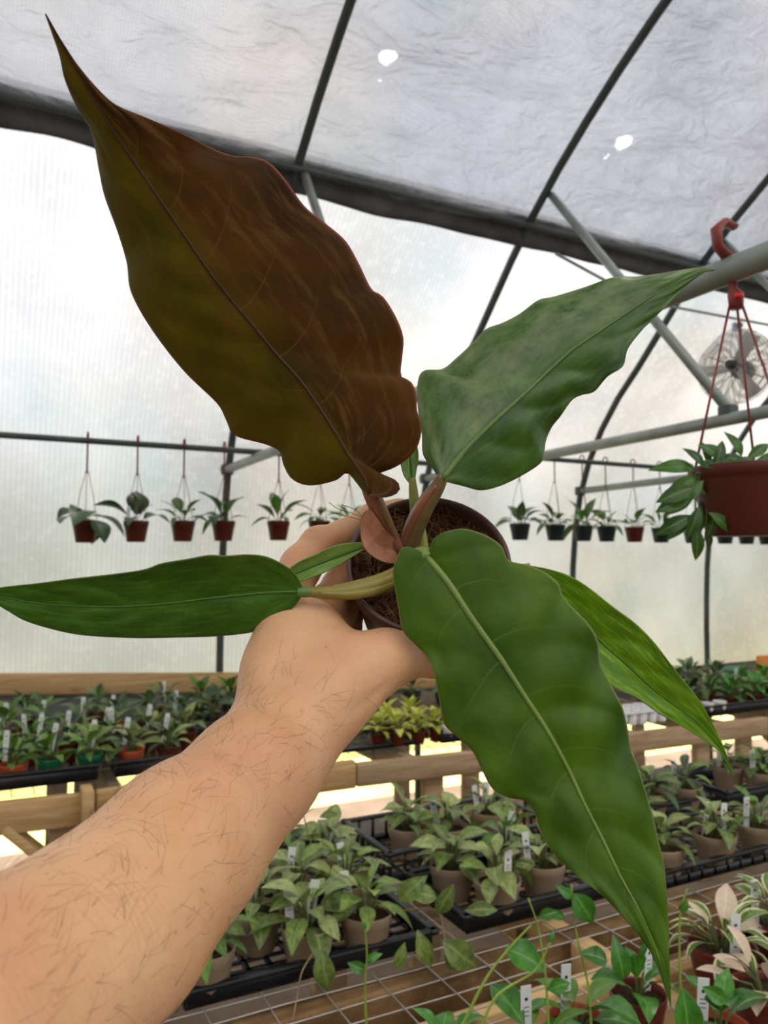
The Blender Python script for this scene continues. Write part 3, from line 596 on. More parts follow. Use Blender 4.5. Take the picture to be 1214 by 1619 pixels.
# ---- far bench
FB = .7575
pots = {'r': 'orange', 'd': 'red', 'g': 'green', 'b': 'blackpot'}
far = [
 (32, 2.90, 'r', 'orange pot with tall tag at the left end of the far bench front', 'green', 11, ((3.5, 3),)),
 (88, 2.92, 'g', 'left of the two green pots on the far bench', 'green', 11, ((1.4, 10),)),
 (150, 2.92, 'g', 'right of the two green pots on the far bench', ['green', 'hoya'], 12, ((1.2, 4),)),
 (214, 2.92, 'r', 'orange pot between the green pots and the arm', ['deep', 'hoya_pale'], 11, ((2.4, 8),)),
 (272, 2.92, 'd', 'red pot on the far bench touching the arm outline', ['deep', 'hoya_pale'], 12, ((2.0, 8),)),
 (0, 3.1, 'd', 'red pot cut by the left edge on the far bench', 'green', 10, ((1.0, 0),)),
 (58, 3.14, 'd', 'second row red pot behind the front orange pot', 'green', 10, ((2.2, -6), (.4, 6))),
 (118, 3.14, 'd', 'second row red pot behind the two green pots', ['green', 'deep'], 10, ((1.9, 5),)),
 (180, 3.14, 'd', 'second row red pot with two tags behind the orange pot', ['deep', 'green'], 10, ((2.0, 5), (1.0, -5))),
 (240, 3.14, 'd', 'second row red pot near the arm with upright tag', ['deep', 'hoya_pale'], 10, ((1.7, 10),)),
 (298, 3.14, 'd', 'second row pot just above the arm outline', ['deep', 'hoya_pale'], 11, ()),
 (20, 3.42, 'd', 'third row pot at the left edge of the far bench', 'green', 10, ((1.7, 0),)),
 (75, 3.42, 'd', 'third row pot below the board knot at left', ['green', 'deep'], 9, ((1.7, 6),)),
 (135, 3.42, 'd', 'third row red pot under the second hanging pot', ['deep', 'green'], 9, ((1.2, 0),)),
 (190, 3.42, 'r', 'third row orange pot with tag under the third hanging pot', 'deep', 9, ((1.9, 0),)),
 (240, 3.42, 'd', 'third row red pot with bright tag under the wall post', 'deep', 9, ((1.6, 4),)),
 (290, 3.42, 'd', 'third row pot with dense dark leaves right of the tagged one', 'deep', 11, ((2.4, 4),)),
 (340, 3.42, 'b', 'third row black pot beside the wrist', ['broad', 'deep'], 12, ()),
 (50, 3.7, 'd', 'back row pot under the wall board at left', ['green', 'deep'], 9, ()),
 (160, 3.7, 'd', 'back row pot under the wall board, second from left', ['deep'], 9, ()),
 (265, 3.7, 'd', 'back row red pot with tag under the wall post', 'deep', 9, ((1.5, 0),)),
 (320, 3.7, 'b', 'back row black pot of bushy dark leaves left of the wall post', ['deep', 'green'], 13, ()),
 (365, 3.7, 'b', 'back row black pot of bushy leaves right of the wall post', ['broad', 'green'], 13, ()),
]
for k, (x, Y, p, l, lf, n, tg) in enumerate(far):
    big = Y > 3.3
    plant(l, (colX(x, Y), Y, FB), pots[p], .046, .07, lf, n + 4, (.06, .11 if big else .095), (-15, 60), .07 if big else .05, tg, 100 + k, tagup=.045, name='potted_plant', group='potted plants on the left end of the far bench', spread=.7)
yel = [(598, 2.84, 'lime yellow plant at the left end of its tray'), (628, 2.80, 'lime yellow plant in the front middle of its tray'), (660, 2.80, 'lime yellow plant near the thumb side front'), (610, 3.0, 'lime yellow plant in the back left of its tray'),
       (648, 3.0, 'lime yellow plant in the back middle of its tray'), (688, 2.80, 'lime yellow plant beside the white pot under the big leaf')]
for k, (x, Y, l) in enumerate(yel):
    plant(l, (colX(x, Y), Y, FB), 'red', .034, .05, 'yellow', 18, (.05, .075), (-10, 65), .055, (), 160 + k, name='potted_plant', group='lime yellow plants on the far bench', spread=.7)
for k, (x, Y, l) in enumerate([(600, 3.55, 'dark leafy plant behind the lime yellow ones at left'), (650, 3.55, 'dark leafy plant behind the lime yellow ones under the wall post'), (700, 3.5, 'dark leafy plant behind the lime yellow ones at right')]):
    plant(l, (colX(x, Y), Y, .7525), 'blackpot', .05, .07, 'deep', 13, (.05, .08), (0, 70), .05, (), 170 + k, name='potted_plant', group='dark plants at the back of the far bench')
right = [(1075, 2.72, 'd', 'leafy plant beside the two white pots on the far bench', ['green', 'bright'], ()), (1115, 2.86, 'd', 'leafy plant behind the two white pots', 'green', ((1.7, 0),)), (1150, 2.72, 'd', 'leafy plant right of the two white pots', ['green', 'bright'], ()),
         (1185, 2.72, 'd', 'leafy red potted plant under the orange board', ['green', 'bright'], ()), (1225, 2.74, 'b', 'leafy plant cut by the right edge on the far bench', ['green', 'bright'], ()), (1165, 2.9, 'b', 'tagged leafy plant under the teal board', ['bright', 'green'], ((1.6, 0), (2.6, 4))),
         (1200, 2.9, 'b', 'leafy plant right below the orange board, back row', ['bright', 'green'], ()), (1085, 3.3, 'b', 'dark tagged plant at the foot of the right wall post', 'deep', ((1.5, 0),)), (1060, 3.1, 'b', 'dark plant left of the right wall post', 'deep', ((1.9, 0),)), (1125, 3.2, 'b', 'dark tagged plant in front of the teal board', 'deep', ((1.5, 0),))]
for k, (x, Y, p, l, lf, tg) in enumerate(right):
    plant(l, (colX(x, Y), Y, FB if Y < 3 else .7525), pots[p], .05, .06, lf, 19, (.06, .095), (-15, 65), .06, tg, 180 + k, tagup=.03, name='potted_plant', group='plants on the right end of the far bench', spread=.8)
for x, l in ((1117, 'left of two empty white pots on the far bench'), (1137, 'right of two empty white pots on the far bench')):
    t = thing('empty_pot', l, 'pot', (colX(x, 2.635), 2.66, FB), 'empty white pots'); pm, sm = pot_mesh('white', .032, .06); link('pot', pm, t)
t = thing('empty_pot', 'white pot at the right end of the lime yellow tray', 'pot', (colX(706, 2.78), 2.78, FB)); pm, sm = pot_mesh('white', .032, .06); link('pot', pm, t)
# white cell tray
t = thing('cell_tray', 'white plastic cell tray on the far bench behind the right leaf', 'tray', (2.68, 2.75, .7525)); mb = MB()
for i in range(6):
    for j in range(3): mb.add([(q[0] + (i - 2.5) * .062, q[1] + (j - 1) * .062, q[2]) for q in MB().lathe([(.018, 0), (.027, .055), (.030, .055), (.022, 0)], 10).v], MB().lathe([(.018, 0), (.027, .055), (.030, .055), (.022, 0)], 10).f)
mb.obj('cells', M['white'], t); mb = MB()
for i in range(7): mb.box(((i - 3) * .062, 0, .055), (.012, .19, .003))
for j in range(4): mb.box((0, (j - 1.5) * .062, .055), (.38, .012, .003))
mb.obj('top_grid', M['white'], t)
plant('small plant standing in the white cell tray area', (2.60, 2.98, .7525), 'white', .04, .06, 'deep', 8, (.04, .06), (0, 60), .03, (), 199, name='potted_plant')
tag(MB().beam((0, 0, -.055), (0, 0, .055), .012, .25, (1, 0, 0)).obj('painted_board', M['teal_board'], None, onY(1152, 1067, 3.7)), 'teal painted board leaning behind plants at right', 'board')
tag(MB().beam((0, 0, -.085), (0, 0, .085), .012, .22, (1, 0, 0)).obj('painted_board', M['orange_board'], None, onY(1214, 1056, 3.45)), 'orange painted board at the right edge on the far bench', 'board')

# ================================================================== HANGING POTS
def hanging(label, X, Y, rimz, railz, potk, r, h, leaf, n, L, el, seed, hmat, tagl=(), group=None, name='hanging_pot', wr=.0016, spread=.75, rise=.04):
    z0 = rimz - h; t = plant(label, (X, Y, z0), potk, r, h, leaf, n, L, el, rise, tagl, seed, name=name, cat='hanging plant', group=group, spread=spread)
    zt = railz - z0; k0 = zt - .15; mb = MB()
    for k in range(3):
        a = .4 + k * 2.094; mb.tube([(r * .98 * math.cos(a), r * .98 * math.sin(a), h - .004), (r * .55 * math.cos(a), r * .55 * math.sin(a), h + (k0 - h) * .55), (.006 * math.cos(a), .006 * math.sin(a), k0)], wr, 5)
    mb.obj('hanger_wires', M[hmat], t)
    hk = MB().tube([(0, 0, k0 - .01), (0, 0, k0 + .06), (0, 0, zt - .03), (0, -.012, zt - .014), (0, -.02, zt + .004), (0, -.012, zt + .02), (0, 0.004, zt + .025), (0, .018, zt + .015), (0, .022, zt)], wr * 2.6, 6); hk.obj('hook', M[hmat], t)
    return t
HG = [(135, 'd', 'first hanging pot from the left with broad drooping leaves', 'broad', 6, (.10, .15), (-35, 10), ()),
      (215, 'd', 'second hanging pot from the left with one tall round leaf', 'broad', 6, (.07, .14), (0, 85), ((3.0, 0),)),
      (289, 'd', 'third hanging pot from the left with spreading thin leaves', 'hangleaf', 9, (.07, .11), (-15, 55), ()),
      (353, 'd', 'fourth hanging pot from the left, in front of the wall post', ['broad', 'hangleaf'], 7, (.07, .13), (-10, 50), ((1.6, 0),)),
      (440, 'd', 'fifth hanging pot from the left with upright leaves, beside the bronze leaf', 'hangleaf', 8, (.08, .12), (-5, 75), ()),
      (505, 'd', 'sixth hanging pot from the left, partly behind the hand', 'hangleaf', 9, (.07, .11), (-20, 35), ()),
      (552, 'd', 'seventh hanging pot from the left, mostly hidden by the hand', ['green', 'hangleaf'], 8, (.06, .09), (-10, 60), ()),
      (822, 'b', 'first black hanging pot right of the brown pot', 'deep', 11, (.06, .11), (-5, 80), ()),
      (878, 'b', 'second black hanging pot from the brown pot', 'deep', 9, (.06, .10), (-20, 50), ()),
      (922, 'b', 'third black hanging pot from the brown pot, with arching leaves', 'hangleaf', 9, (.08, .13), (-15, 75), ()),
      (959, 'b', 'fourth black hanging pot from the brown pot, bushy', 'hangleaf', 10, (.06, .11), (-20, 60), ()),
      (1003, 'd', 'only red pot among the black hanging pots', 'green', 8, (.05, .09), (-5, 60), ()),
      (1045, 'b', 'black hanging pot left of the trailing foliage', 'hangleaf', 7, (.06, .11), (0, 70), ()),
      (1095, 'b', 'black hanging pot behind the trailing foliage', 'hangleaf', 8, (.06, .09), (-10, 50), ()),
      (1146, 'b', 'black hanging pot under the left side of the big red pot', 'hangleaf', 8, (.05, .09), (-10, 50), ()),
      (1180, 'b', 'black hanging pot under the middle of the big red pot', 'hangleaf', 8, (.05, .09), (-10, 50), ()),
      (1212, 'b', 'black hanging pot at the right edge of the view', 'hangleaf', 8, (.05, .09), (-10, 50), ())]
for k, (x, p, l, lf, n, L, el, tg) in enumerate(HG):
    Y = 3.63; X = colX(x, Y); left = x < 700
    rimy = 824 if left else 828 + (x - 820) * .03; rz = onY(x, rimy, Y)[2]
    L = (L[0] * 1.3, L[1] * 1.32); hanging(l, X, Y, rz, 2.052 if left else 2.128, pots[p].replace('orange', 'red'), .056 if left else .06, .095, lf, n, L, el, 300 + k, 'hanger_dark' if not (p == 'd') else 'hanger_red', tg, 'hanging pots on the left rail' if left else 'hanging pots on the right rail')
# the big one on the thick pipe
def big_hanging():
    p = onX(1188, 847, 1.13); hk = onX(1153, 385, 1.13); r = .098; h = .115
    t = thing('hanging_pot', 'large brick red hanging pot with trailing foliage at upper right', 'hanging plant', p)
    pm = MB().lathe([(0, 0), (r * .70, 0), (r * .715, .003), (r * .93, h - .024), (r * .935, h - .022), (r * .985, h - .018), (r * 1.0, h - .002), (r * .985, h), (r * .93, h - .004), (r * .9, h - .03)], 40)
    pm.obj('pot', M['red'], t); MB().lathe([(0, .006), (r * .5, .004), (r * .92, 0)], 24).obj('soil', M['soil'], t, (0, 0, h - .014))
    H = hk - p; rn = random.Random(5); kz = H[2] - .105; K = np.array((H[0] * .75 + .004, H[1] * .75, kz))
    for a in (2.75, .55, 4.6):
        MB().tube([(r * .985 * math.cos(a), r * .985 * math.sin(a), h - .012), K + .010 * np.array((math.cos(a), math.sin(a), 0))], .0022, 6).obj('hanger_strand', M['hanger_red'], t)
    mb = MB().tube([K + (0, 0, -.012), K + (0, 0, .012), K * .5 + H * .5 + (0, 0, -.03), H + (0, 0, -.02)], (.012, .014, .008, .008), 10); mb.obj('hanger_neck', M['hanger_red'], t)
    mb = MB().tube([H + (0, 0, -.03), H + (-.03, 0, .0 - .01), H + (-.032, -.0, .02), H + (-.012, 0, .036), H + (.014, 0, .032)], (.007, .007, .0075, .007, .006), 8, flat=1.6); mb.obj('hook', M['hanger_red'], t)
    MB().lathe([(0, -.004), (.008, -.002), (.008, .004), (0, .006)], 12).obj('hanger_button', M['lens'], t, K + np.array((-.008, -.012, .004)))
    c0 = np.array((0, 0, h)); L = LF['hangleaf']
    def lf(x, y, ang, ln, dd=-.02, el=.35, m=None, key='hangleaf'):
        d0 = (p - CAM) @ VD + dd; q = at(x, y, d0) - p; dr = math.cos(ang) * VR + math.sin(ang) * VU; nrm = -VD * math.cos(el) + VU * math.sin(el); nrm = nrm - dr * (nrm @ dr); nrm /= np.linalg.norm(nrm); sx = np.cross(dr, nrm)
        o = link('leaf', rn.choice(LF[key]), t); A = np.stack([sx, dr, nrm], 1)
        o.matrix_local = Matrix([[float(A[i, 0]), float(A[i, 1]), float(A[i, 2]), float(q[i])] for i in range(3)] + [[0, 0, 0, 1]]) @ Matrix.Scale(ln, 4)
    for a in [(1100, 742, 3.0, .065), (1112, 738, 2.2, .04), (1120, 735, 1.7, .04), (1102, 752, 3.7, .06), (1100, 770, 3.5, .06), (1098, 782, 3.75, .05), (1085, 768, -.2, .05), (1092, 785, 3.55, .055), (1150, 730, 2.6, .05),
              (1172, 722, 1.95, .045), (1178, 730, 2.9, .045), (1180, 726, .6, .04), (1190, 732, .15, .05), (1165, 735, 3.1, .05), (1205, 735, .3, .05), (1145, 745, 2.7, .04), (1150, 738, .2, .05), (1128, 740, 1.2, .045),
              (1108, 790, -1.6, .055), (1118, 785, -1.2, .05), (1095, 815, 3.6, .06), (1090, 820, 3.9, .045), (1098, 830, -1.45, .055), (1116, 838, -1.3, .035), (1120, 810, -.7, .045), (1105, 800, -1.9, .05), (1130, 815, -1.9, .04), (1112, 760, 3.9, .05)]:
        lf(a[0], a[1], a[2], a[3] * 1.15, rn.uniform(-.05, .01))
    mb = MB()
    dpt = (p - CAM) @ VD
    for pts in ([(1150, 745), (1112, 745), (1100, 775), (1100, 830)], [(1160, 740), (1118, 750), (1118, 800), (1116, 838)], [(1165, 745), (1100, 748)], [(1172, 745), (1172, 722)], [(1180, 745), (1205, 735)]):
        mb.tube(catmull([at(x, y, dpt - .03 + .01 * i) - p for i, (x, y) in enumerate(pts)], 10), .0016, 5)
    mb.obj('stem', M['stem'], t)
big_hanging()
# circulation fan beyond the second cross pipe
def fan():
    c = at(1163, 580, 4.9); t = thing('wall_fan', 'round wire guarded circulation fan behind the hanging strands', 'fan', c); t.rotation_euler = (0, 0, R(18))
    for s, nm in ((-1, 'guard'), (1, 'guard')):
        mb = MB()
        for k in range(13):
            r = .05 + .0155 * k; dx = s * (.07 * (1 - (r / .24) ** 2) + .02); mb.tube([(dx, r * math.cos(a), r * math.sin(a)) for a in np.linspace(0, 2 * math.pi, 33)], .0028, 4, False)
        for k in range(12):
            a = k * math.pi / 6; mb.tube([(s * (.07 * (1 - (q / .24) ** 2) + .02), q * math.cos(a), q * math.sin(a)) for q in (.04, .12, .19, .237)], .0028, 4)
        mb.obj(nm, M['fan'], t)
    MB().add(*(lambda m: ([(z, x, y) for x, y, z in m.v], m.f))(MB().lathe([(0, -.10), (.03, -.10), (.034, -.05), (0, -.05)], 14))).obj('badge', M['fan_dark'], t)
    MB().add(*(lambda m: ([(z, x, y) for x, y, z in m.v], m.f))(MB().lathe([(0, .04), (.06, .05), (.065, .16), (0, .18)], 16))).obj('motor', M['fan_dark'], t)
    for k in range(3):
        a = k * 2.094; v = []; 
        for i in range(5):
            r = .04 + .19 * i / 4; w = .05 + .05 * i / 4
            for u in (-1, 1): ang = a + u * w / r * .5; v.append((u * .02, r * math.cos(ang), r * math.sin(ang)))
        b = MB().add(v, [(2 * i, 2 * i + 1, 2 * i + 3, 2 * i + 2) for i in range(4)]).obj('blade', M['fan_blade'], t); md = b.modifiers.new('thick', 'SOLIDIFY'); md.thickness = .003
    MB().tube([(.10, 0, .05), (.10, 0, .24), (.06, 0, .42)], .012, 8).obj('mounting_arm', M['fan_dark'], t)
    MB().box((.06, 0, .30), (.05, .05, .06), bev=.008).obj('mounting_clamp', M['fan_dark'], t)
fan()
#@@FOREGROUND
# ================================================================== FOREGROUND: the plant held up to the camera
def bigleaf_mat(name, top, dark, mid, edge, left=None, rough=.33, trans=.12, mott=0.0, spec=.5, vein=None, glare=0.0, vp=(.12, .2, 0.0), vi=.5, vw=.022):
    m, t, o = newmat(name); u = _n(t, 'ShaderNodeUVMap'); s = _n(t, 'ShaderNodeSeparateXYZ'); t.links.new(u.outputs[0], s.inputs[0])
    v = coords(t, 'UV', (1.0, 2.6, 1)); n = noise(t, 2.4, 4, v); c = ramp(t, n, .3, .7, dark, top)
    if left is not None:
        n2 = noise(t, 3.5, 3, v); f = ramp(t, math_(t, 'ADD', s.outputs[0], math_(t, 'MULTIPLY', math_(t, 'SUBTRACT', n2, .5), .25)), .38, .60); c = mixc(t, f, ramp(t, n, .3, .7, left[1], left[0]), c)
    if mott: c = mixc(t, ramp(t, noise(t, 7, 5, coords(t, 'UV', (3.0, 1.2, 1)), rough=.65), .5, .72), c, tuple(min(1, x * (1 + mott) + .01) for x in top))
    a0 = math_(t, 'MULTIPLY', math_(t, 'ABSOLUTE', math_(t, 'SUBTRACT', s.outputs[0], .5)), 2.0)
    ph = math_(t, 'DIVIDE', math_(t, 'SUBTRACT', math_(t, 'ADD', s.outputs[1], math_(t, 'MULTIPLY', math_(t, 'GREATER_THAN', s.outputs[0], .5), vp[2])), math_(t, 'MULTIPLY', math_(t, 'POWER', a0, 1.25), vp[1])), vp[0])
    fr = math_(t, 'PINGPONG', ph, .5); wv = math_(t, 'MULTIPLY', math_(t, 'SUBTRACT', 1.1, a0), vw)
    vline = math_(t, 'MULTIPLY', math_(t, 'MAXIMUM', math_(t, 'SUBTRACT', 1.0, math_(t, 'DIVIDE', fr, wv)), 0.0), math_(t, 'SUBTRACT', 1.0, math_(t, 'POWER', a0, 2.0)))
    c = mixc(t, math_(t, 'MULTIPLY', vline, vi), c, vein or mid)
    fine = _n(t, 'ShaderNodeTexWave', wave_type='BANDS', bands_direction='Y'); fine.inputs['Scale'].default_value = 26; fine.inputs['Distortion'].default_value = 1.0
    am = math_(t, 'ABSOLUTE', math_(t, 'SUBTRACT', s.outputs[0], .5)); cv = _n(t, 'ShaderNodeCombineXYZ'); t.links.new(s.outputs[0], cv.inputs[0]); t.links.new(math_(t, 'SUBTRACT', s.outputs[1], math_(t, 'MULTIPLY', am, .30)), cv.inputs[1]); t.links.new(cv.outputs[0], fine.inputs[0])
    ae = math_(t, 'MULTIPLY', am, 2.0); c = mixc(t, ramp(t, math_(t, 'ADD', ae, math_(t, 'MULTIPLY', n, .25)), 1.0, 1.28, (0, 0, 0), (.38, .38, .38)), c, tuple(min(1, x * 1.5 + .03 * (k == 0)) for k, x in enumerate(top))); c = mixc(t, ramp(t, ae, .965, .995), c, edge)
    rr = rough
    if glare:   # reflected glare painted in as pale patches, mostly on the left half
        dn = math_(t, 'MULTIPLY', ramp(t, noise(t, 3.2, 7, coords(t, 'UV', (1.6, 2.4, 1)), rough=.68), .42, .66), ramp(t, s.outputs[0], .46, .54, (1, 1, 1), (.12, .12, .12))); c = mixc(t, math_(t, 'MULTIPLY', dn, glare), c, (.33, .36, .17)); rr = math_(t, 'ADD', rough, math_(t, 'MULTIPLY', dn, .2))
    h = math_(t, 'ADD', math_(t, 'MULTIPLY', fine.outputs['Fac'], .25), noise(t, 30, 3, v))
    p = pbr(t, c, rr, spec, 0, bump(t, h, .06, .001)); tr = _n(t, 'ShaderNodeBsdfTranslucent'); t.links.new(c, tr.inputs[0])
    mx = _n(t, 'ShaderNodeMixShader'); mx.inputs[0].default_value = trans; t.links.new(p, mx.inputs[1]); t.links.new(tr.outputs[0], mx.inputs[2]); t.links.new(mx.outputs[0], o.inputs[0]); return m
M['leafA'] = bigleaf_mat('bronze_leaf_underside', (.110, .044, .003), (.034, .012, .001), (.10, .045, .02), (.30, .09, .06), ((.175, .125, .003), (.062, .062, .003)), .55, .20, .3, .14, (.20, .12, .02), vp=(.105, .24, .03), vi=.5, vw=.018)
M['leafB'] = bigleaf_mat('glossy_dark_leaf', (.055, .140, .007), (.017, .058, .002), (.20, .27, .09), (.22, .25, .09), None, .27, .10, .10, .42, (.08, .16, .035), .46, vp=(.15, .20, 0), vi=.45)
M['leafC'] = bigleaf_mat('glossy_green_leaf', (.060, .165, .006), (.022, .085, .003), (.12, .25, .05), (.16, .18, .05), None, .32, .12, .2, .28, (.012, .055, .004), .06, vp=(.17, .26, 0), vi=.5)
M['leafD'] = bigleaf_mat('glossy_front_leaf', (.080, .160, .003), (.026, .072, .001), (.24, .31, .09), (.22, .24, .07), None, .36, .12, 0, .2, (.10, .19, .035), .05, vp=(.125, .16, .04), vi=.6, vw=.028)
M['leafE'] = bigleaf_mat('fresh_yellow_green_leaf', (.19, .36, .010), (.065, .18, .004), (.07, .18, .02), (.36, .38, .10), None, .34, .22, .5, .3, (.05, .15, .01), vp=(.16, .24, 0), vi=.4)
M['leafG'] = bigleaf_mat('young_light_leaf', (.30, .48, .10), (.19, .34, .05), (.25, .40, .10), (.30, .38, .12), None, .4, .25, .3, .4, vp=(.2, .25, 0), vi=.2)
M['sheath'] = bigleaf_mat('pink_bronze_sheath', (.58, .29, .17), (.46, .18, .10), (.44, .20, .12), (.36, .14, .08), None, .38, .25, .15, .5, (.30, .13, .07))
M['petA'] = simple('reddish_petiole', (.24, .085, .045), .4, .5, scale=60, var=.3)
M['petB'] = simple('olive_bronze_petiole', (.20, .135, .045), .38, .5, scale=60, var=.35, col2=(.13, .065, .03))
M['petC'] = simple('olive_petiole', (.235, .185, .03), .35, .5, scale=60, var=.25)
M['petH'] = simple('yellow_green_petiole', (.27, .29, .06), .38, .5, scale=60, var=.2)
M['midA'] = simple('bronze_midrib', (.055, .022, .006), .45, .4, var=.2)
M['midB'] = simple('pale_green_midrib', (.105, .18, .04), .4, .4, var=.15, scale=40)
M['midD'] = simple('pale_olive_midrib', (.16, .235, .045), .4, .4, var=.15, scale=40)
M['midC'] = simple('green_midrib', (.055, .16, .015), .4, .4, var=.15, scale=40)
# pot frame: axis n leans towards the camera
PC = at(678, 886, .50); PN = -.79 * VD + .613 * VU; PN /= np.linalg.norm(PN); E1 = VR; E2 = np.cross(PN, E1)
PR, PH, PB = .0535, .092, .040
def cyl(phi, h, r): a = R(phi); return PC - PN * h + r * (math.cos(a) * E1 + math.sin(a) * E2)
def interp_knots(kn, t): return np.interp(t, [k[0] for k in kn], [k[1] for k in kn])
PLANT = thing('potted_philodendron', 'philodendron with long wavy green and bronze leaves in a brown pot, held in the hand', 'potted plant', PC - PN * PH)
PLO = PC - PN * PH
def px_leaf(mid, left, right, dm, dl, dr, mat, nt=110, nu=15, spacing=.11, slope=.20, puck=.0025, ripple=.003, ripn=7, midmat=None, midr=(.003, .0008), label=None, name='leaf', seed=0, vw=.004, vein_gap=None, off=0.0):
    Mi, Le, Ri = (catmull(P, nt + 1) for P in (mid, left, right)); tt = np.linspace(0, 1, nt + 1)
    D0 = interp_knots(dm, tt); DL = interp_knots(dl, tt); DR = interp_knots(dr, tt)
    Lm = np.sum(np.linalg.norm(np.diff(np.array([at(*Mi[i], D0[i]) for i in range(nt + 1)]), axis=0), axis=1))
    v = []; uv = []; ve = []; ks = np.arange(-2, 12)
    for i, t in enumerate(tt):
        for k in range(-nu, nu + 1):
            u = k / nu; au = abs(u); Ed, dd = (Le, DL) if u < 0 else (Ri, DR)
            au2 = 1 - (1 - au) ** 1.15; q = Mi[i] * (1 - au2) + Ed[i] * au2
            ph = (t + off * (u > 0) - slope * au ** 1.25) / spacing; fr = ph - math.floor(ph)
            env = math.sin(math.pi * min(1, t * 1.02)) ** .5 if 0 < t < 1 else 0
            ir = .55 + .9 * mnoise.noise((t * 6 + seed * 9, u * 1.6, seed)); d = D0[i] + dd[i] * au ** 1.4 - puck * ir * math.sin(math.pi * fr) * au ** .7 * (1.15 - au) * 1.6 * env + ripple * 1.6 * mnoise.noise((t * ripn * 1.7, 3.0 * np.sign(u), seed * 5)) * au ** 2.2 * env
            dv = min(fr, 1 - fr) * spacing * Lm; w = vw * (1.05 - au * .75); ve.append(max(0, 1 - dv / w) * env * (1 if au > .02 else 0))
            v.append(at(q[0], q[1], d) - PLO); uv.append((.5 + u / 2, t))
    n = 2 * nu + 1; f = [(i * n + k, (i + 1) * n + k, (i + 1) * n + k + 1, i * n + k + 1) for i in range(nt) for k in range(n - 1)]
    me = mesh('leaf', v, f, True, [M[mat]]); l = me.uv_layers.new(name='UVMap')
    vi = np.zeros(len(me.loops), int); me.loops.foreach_get('vertex_index', vi); l.data.foreach_set('uv', np.array(uv)[vi].ravel())
    a = me.attributes.new('vein', 'FLOAT', 'POINT'); a.data.foreach_set('value', np.array(ve, dtype=np.float32))
    o = link(name, me, PLANT); md = o.modifiers.new('thickness', 'SOLIDIFY'); md.thickness = .0007; md.offset = 0
    if label: o['label'] = label
    if midmat:
        P = [at(Mi[i][0], Mi[i][1], D0[i] - .0006) - PLO for i in range(0, int(nt * .97), 2)]
        MB().tube(P, np.linspace(midr[0], midr[1], len(P)), 8, flat=1.0).obj('midrib', M[midmat], o)
    return o
def pet(pts, mat, label=None, name='petiole', flat=1.0):
    P = catmull(np.array([np.concatenate([at(x, y, d) - PLO, [r]]) for x, y, d, r in pts]), 26)
    o = MB().tube(P[:, :3], P[:, 3], 12, flat=flat).obj(name, M[mat], PLANT)
    if label: o['label'] = label
    return o
# pot
def orient(o):
    o.matrix_local = Matrix([[float(E1[i]), float(E2[i]), float(PN[i]), 0.0] for i in range(3)] + [[0, 0, 0, 1]]); return o
p = MB().lathe([(0, 0), (PB * .95, 0), (PB, .003), (PR * .955, PH - .014), (PR * .985, PH - .0135), (PR, PH - .011), (PR * 1.005, PH - .001), (PR * .99, PH), (PR * .955, PH - .0005), (PR * .945, PH - .004), (PR * .90, PH - .03), (PB * .93, .004), (0, .004)], 64)
orient(p.obj('pot', M['brownpot'], PLANT))
sv = [(0, 0, PH - .008)]; rn = random.Random(2); nr, na = 22, 64; sf = []
for j in range(1, nr + 1):
    for i in range(na):
        a = 2 * math.pi * i / na; r = PR * .935 * j / nr; z = PH - .010 + .007 * mnoise.noise((r * 70 * math.cos(a), r * 70 * math.sin(a), 1)) + .003 * mnoise.noise((r * 260 * math.cos(a), r * 260 * math.sin(a), 4)); sv.append((r * math.cos(a), r * math.sin(a), z))
for i in range(na): sf.append((0, 1 + i, 1 + (i + 1) % na))
for j in range(nr - 1):
    for i in range(na): a = 1 + j * na + i; b = 1 + j * na + (i + 1) % na; sf.append((a, a + na, b + na, b))
so = orient(MB().add(sv, sf).obj('soil', M['coir'], PLANT)); so['label'] = 'dark brown coir soil'
mb = MB()
for k in range(620):
    a = rn.uniform(0, 6.283); r = PR * .92 * math.sqrt(rn.random()); b = rn.uniform(0, 6.283); L = rn.uniform(.004, .016); c = rn.uniform(-1.5, 1.5); pts = []; x, y, z = r * math.cos(a), r * math.sin(a), PH - .009
    for j in range(5):
        if math.hypot(x, y) > PR * .935: x *= .93; y *= .93
        pts.append((x, y, z + .007 * mnoise.noise((x * 70, y * 70, 1)) + .002 + .0022 * math.sin(j * 1.3 + k))); b += c * .35; x += L / 4 * math.cos(b); y += L / 4 * math.sin(b)
    mb.tube(pts, rn.uniform(.00012, .0003), 4, False)
tag(orient(mb.obj('coir_fibres', M['fibre'], PLANT)), kind='stuff')
# petioles
pet([(632, 872, .488, .0042), (612, 835, .478, .005), (596, 800, .466, .0054), (585, 775, .459, .0050), (577, 758, .458, .0036)], 'petA', 'reddish brown petiole of the bronze leaf')
pet([(631, 866, .486, .0022), (616, 832, .474, .0026), (605, 806, .464, .0026), (594, 784, .458, .002)], 'petB', 'olive ridge of the bronze leaf petiole', 'petiole_wing')
pet([(646, 870, .492, .0062), (655, 835, .486, .0066), (673, 798, .479, .006), (690, 772, .474, .0048), (701, 752, .471, .0034)], 'petB', 'brown olive petiole of the upper right leaf')
pet([(636, 862, .487, .0026), (649, 830, .480, .0028), (668, 795, .474, .0024), (690, 768, .470, .0016)], 'petA', 'reddish ridge of the upper right petiole', 'petiole_wing')
pet([(668, 880, .497, .0050), (662, 840, .494, .0046), (656, 800, .490, .0036), (653, 772, .488, .0028), (652, 755, .487, .002)], 'petH', 'yellow green petiole of the small leaf')
pet([(640, 905, .484, .0062), (605, 922, .478, .0066), (560, 933, .474, .0058), (520, 937, .472, .0044), (488, 936, .471, .0030)], 'petC', 'olive petiole of the lower left leaf')
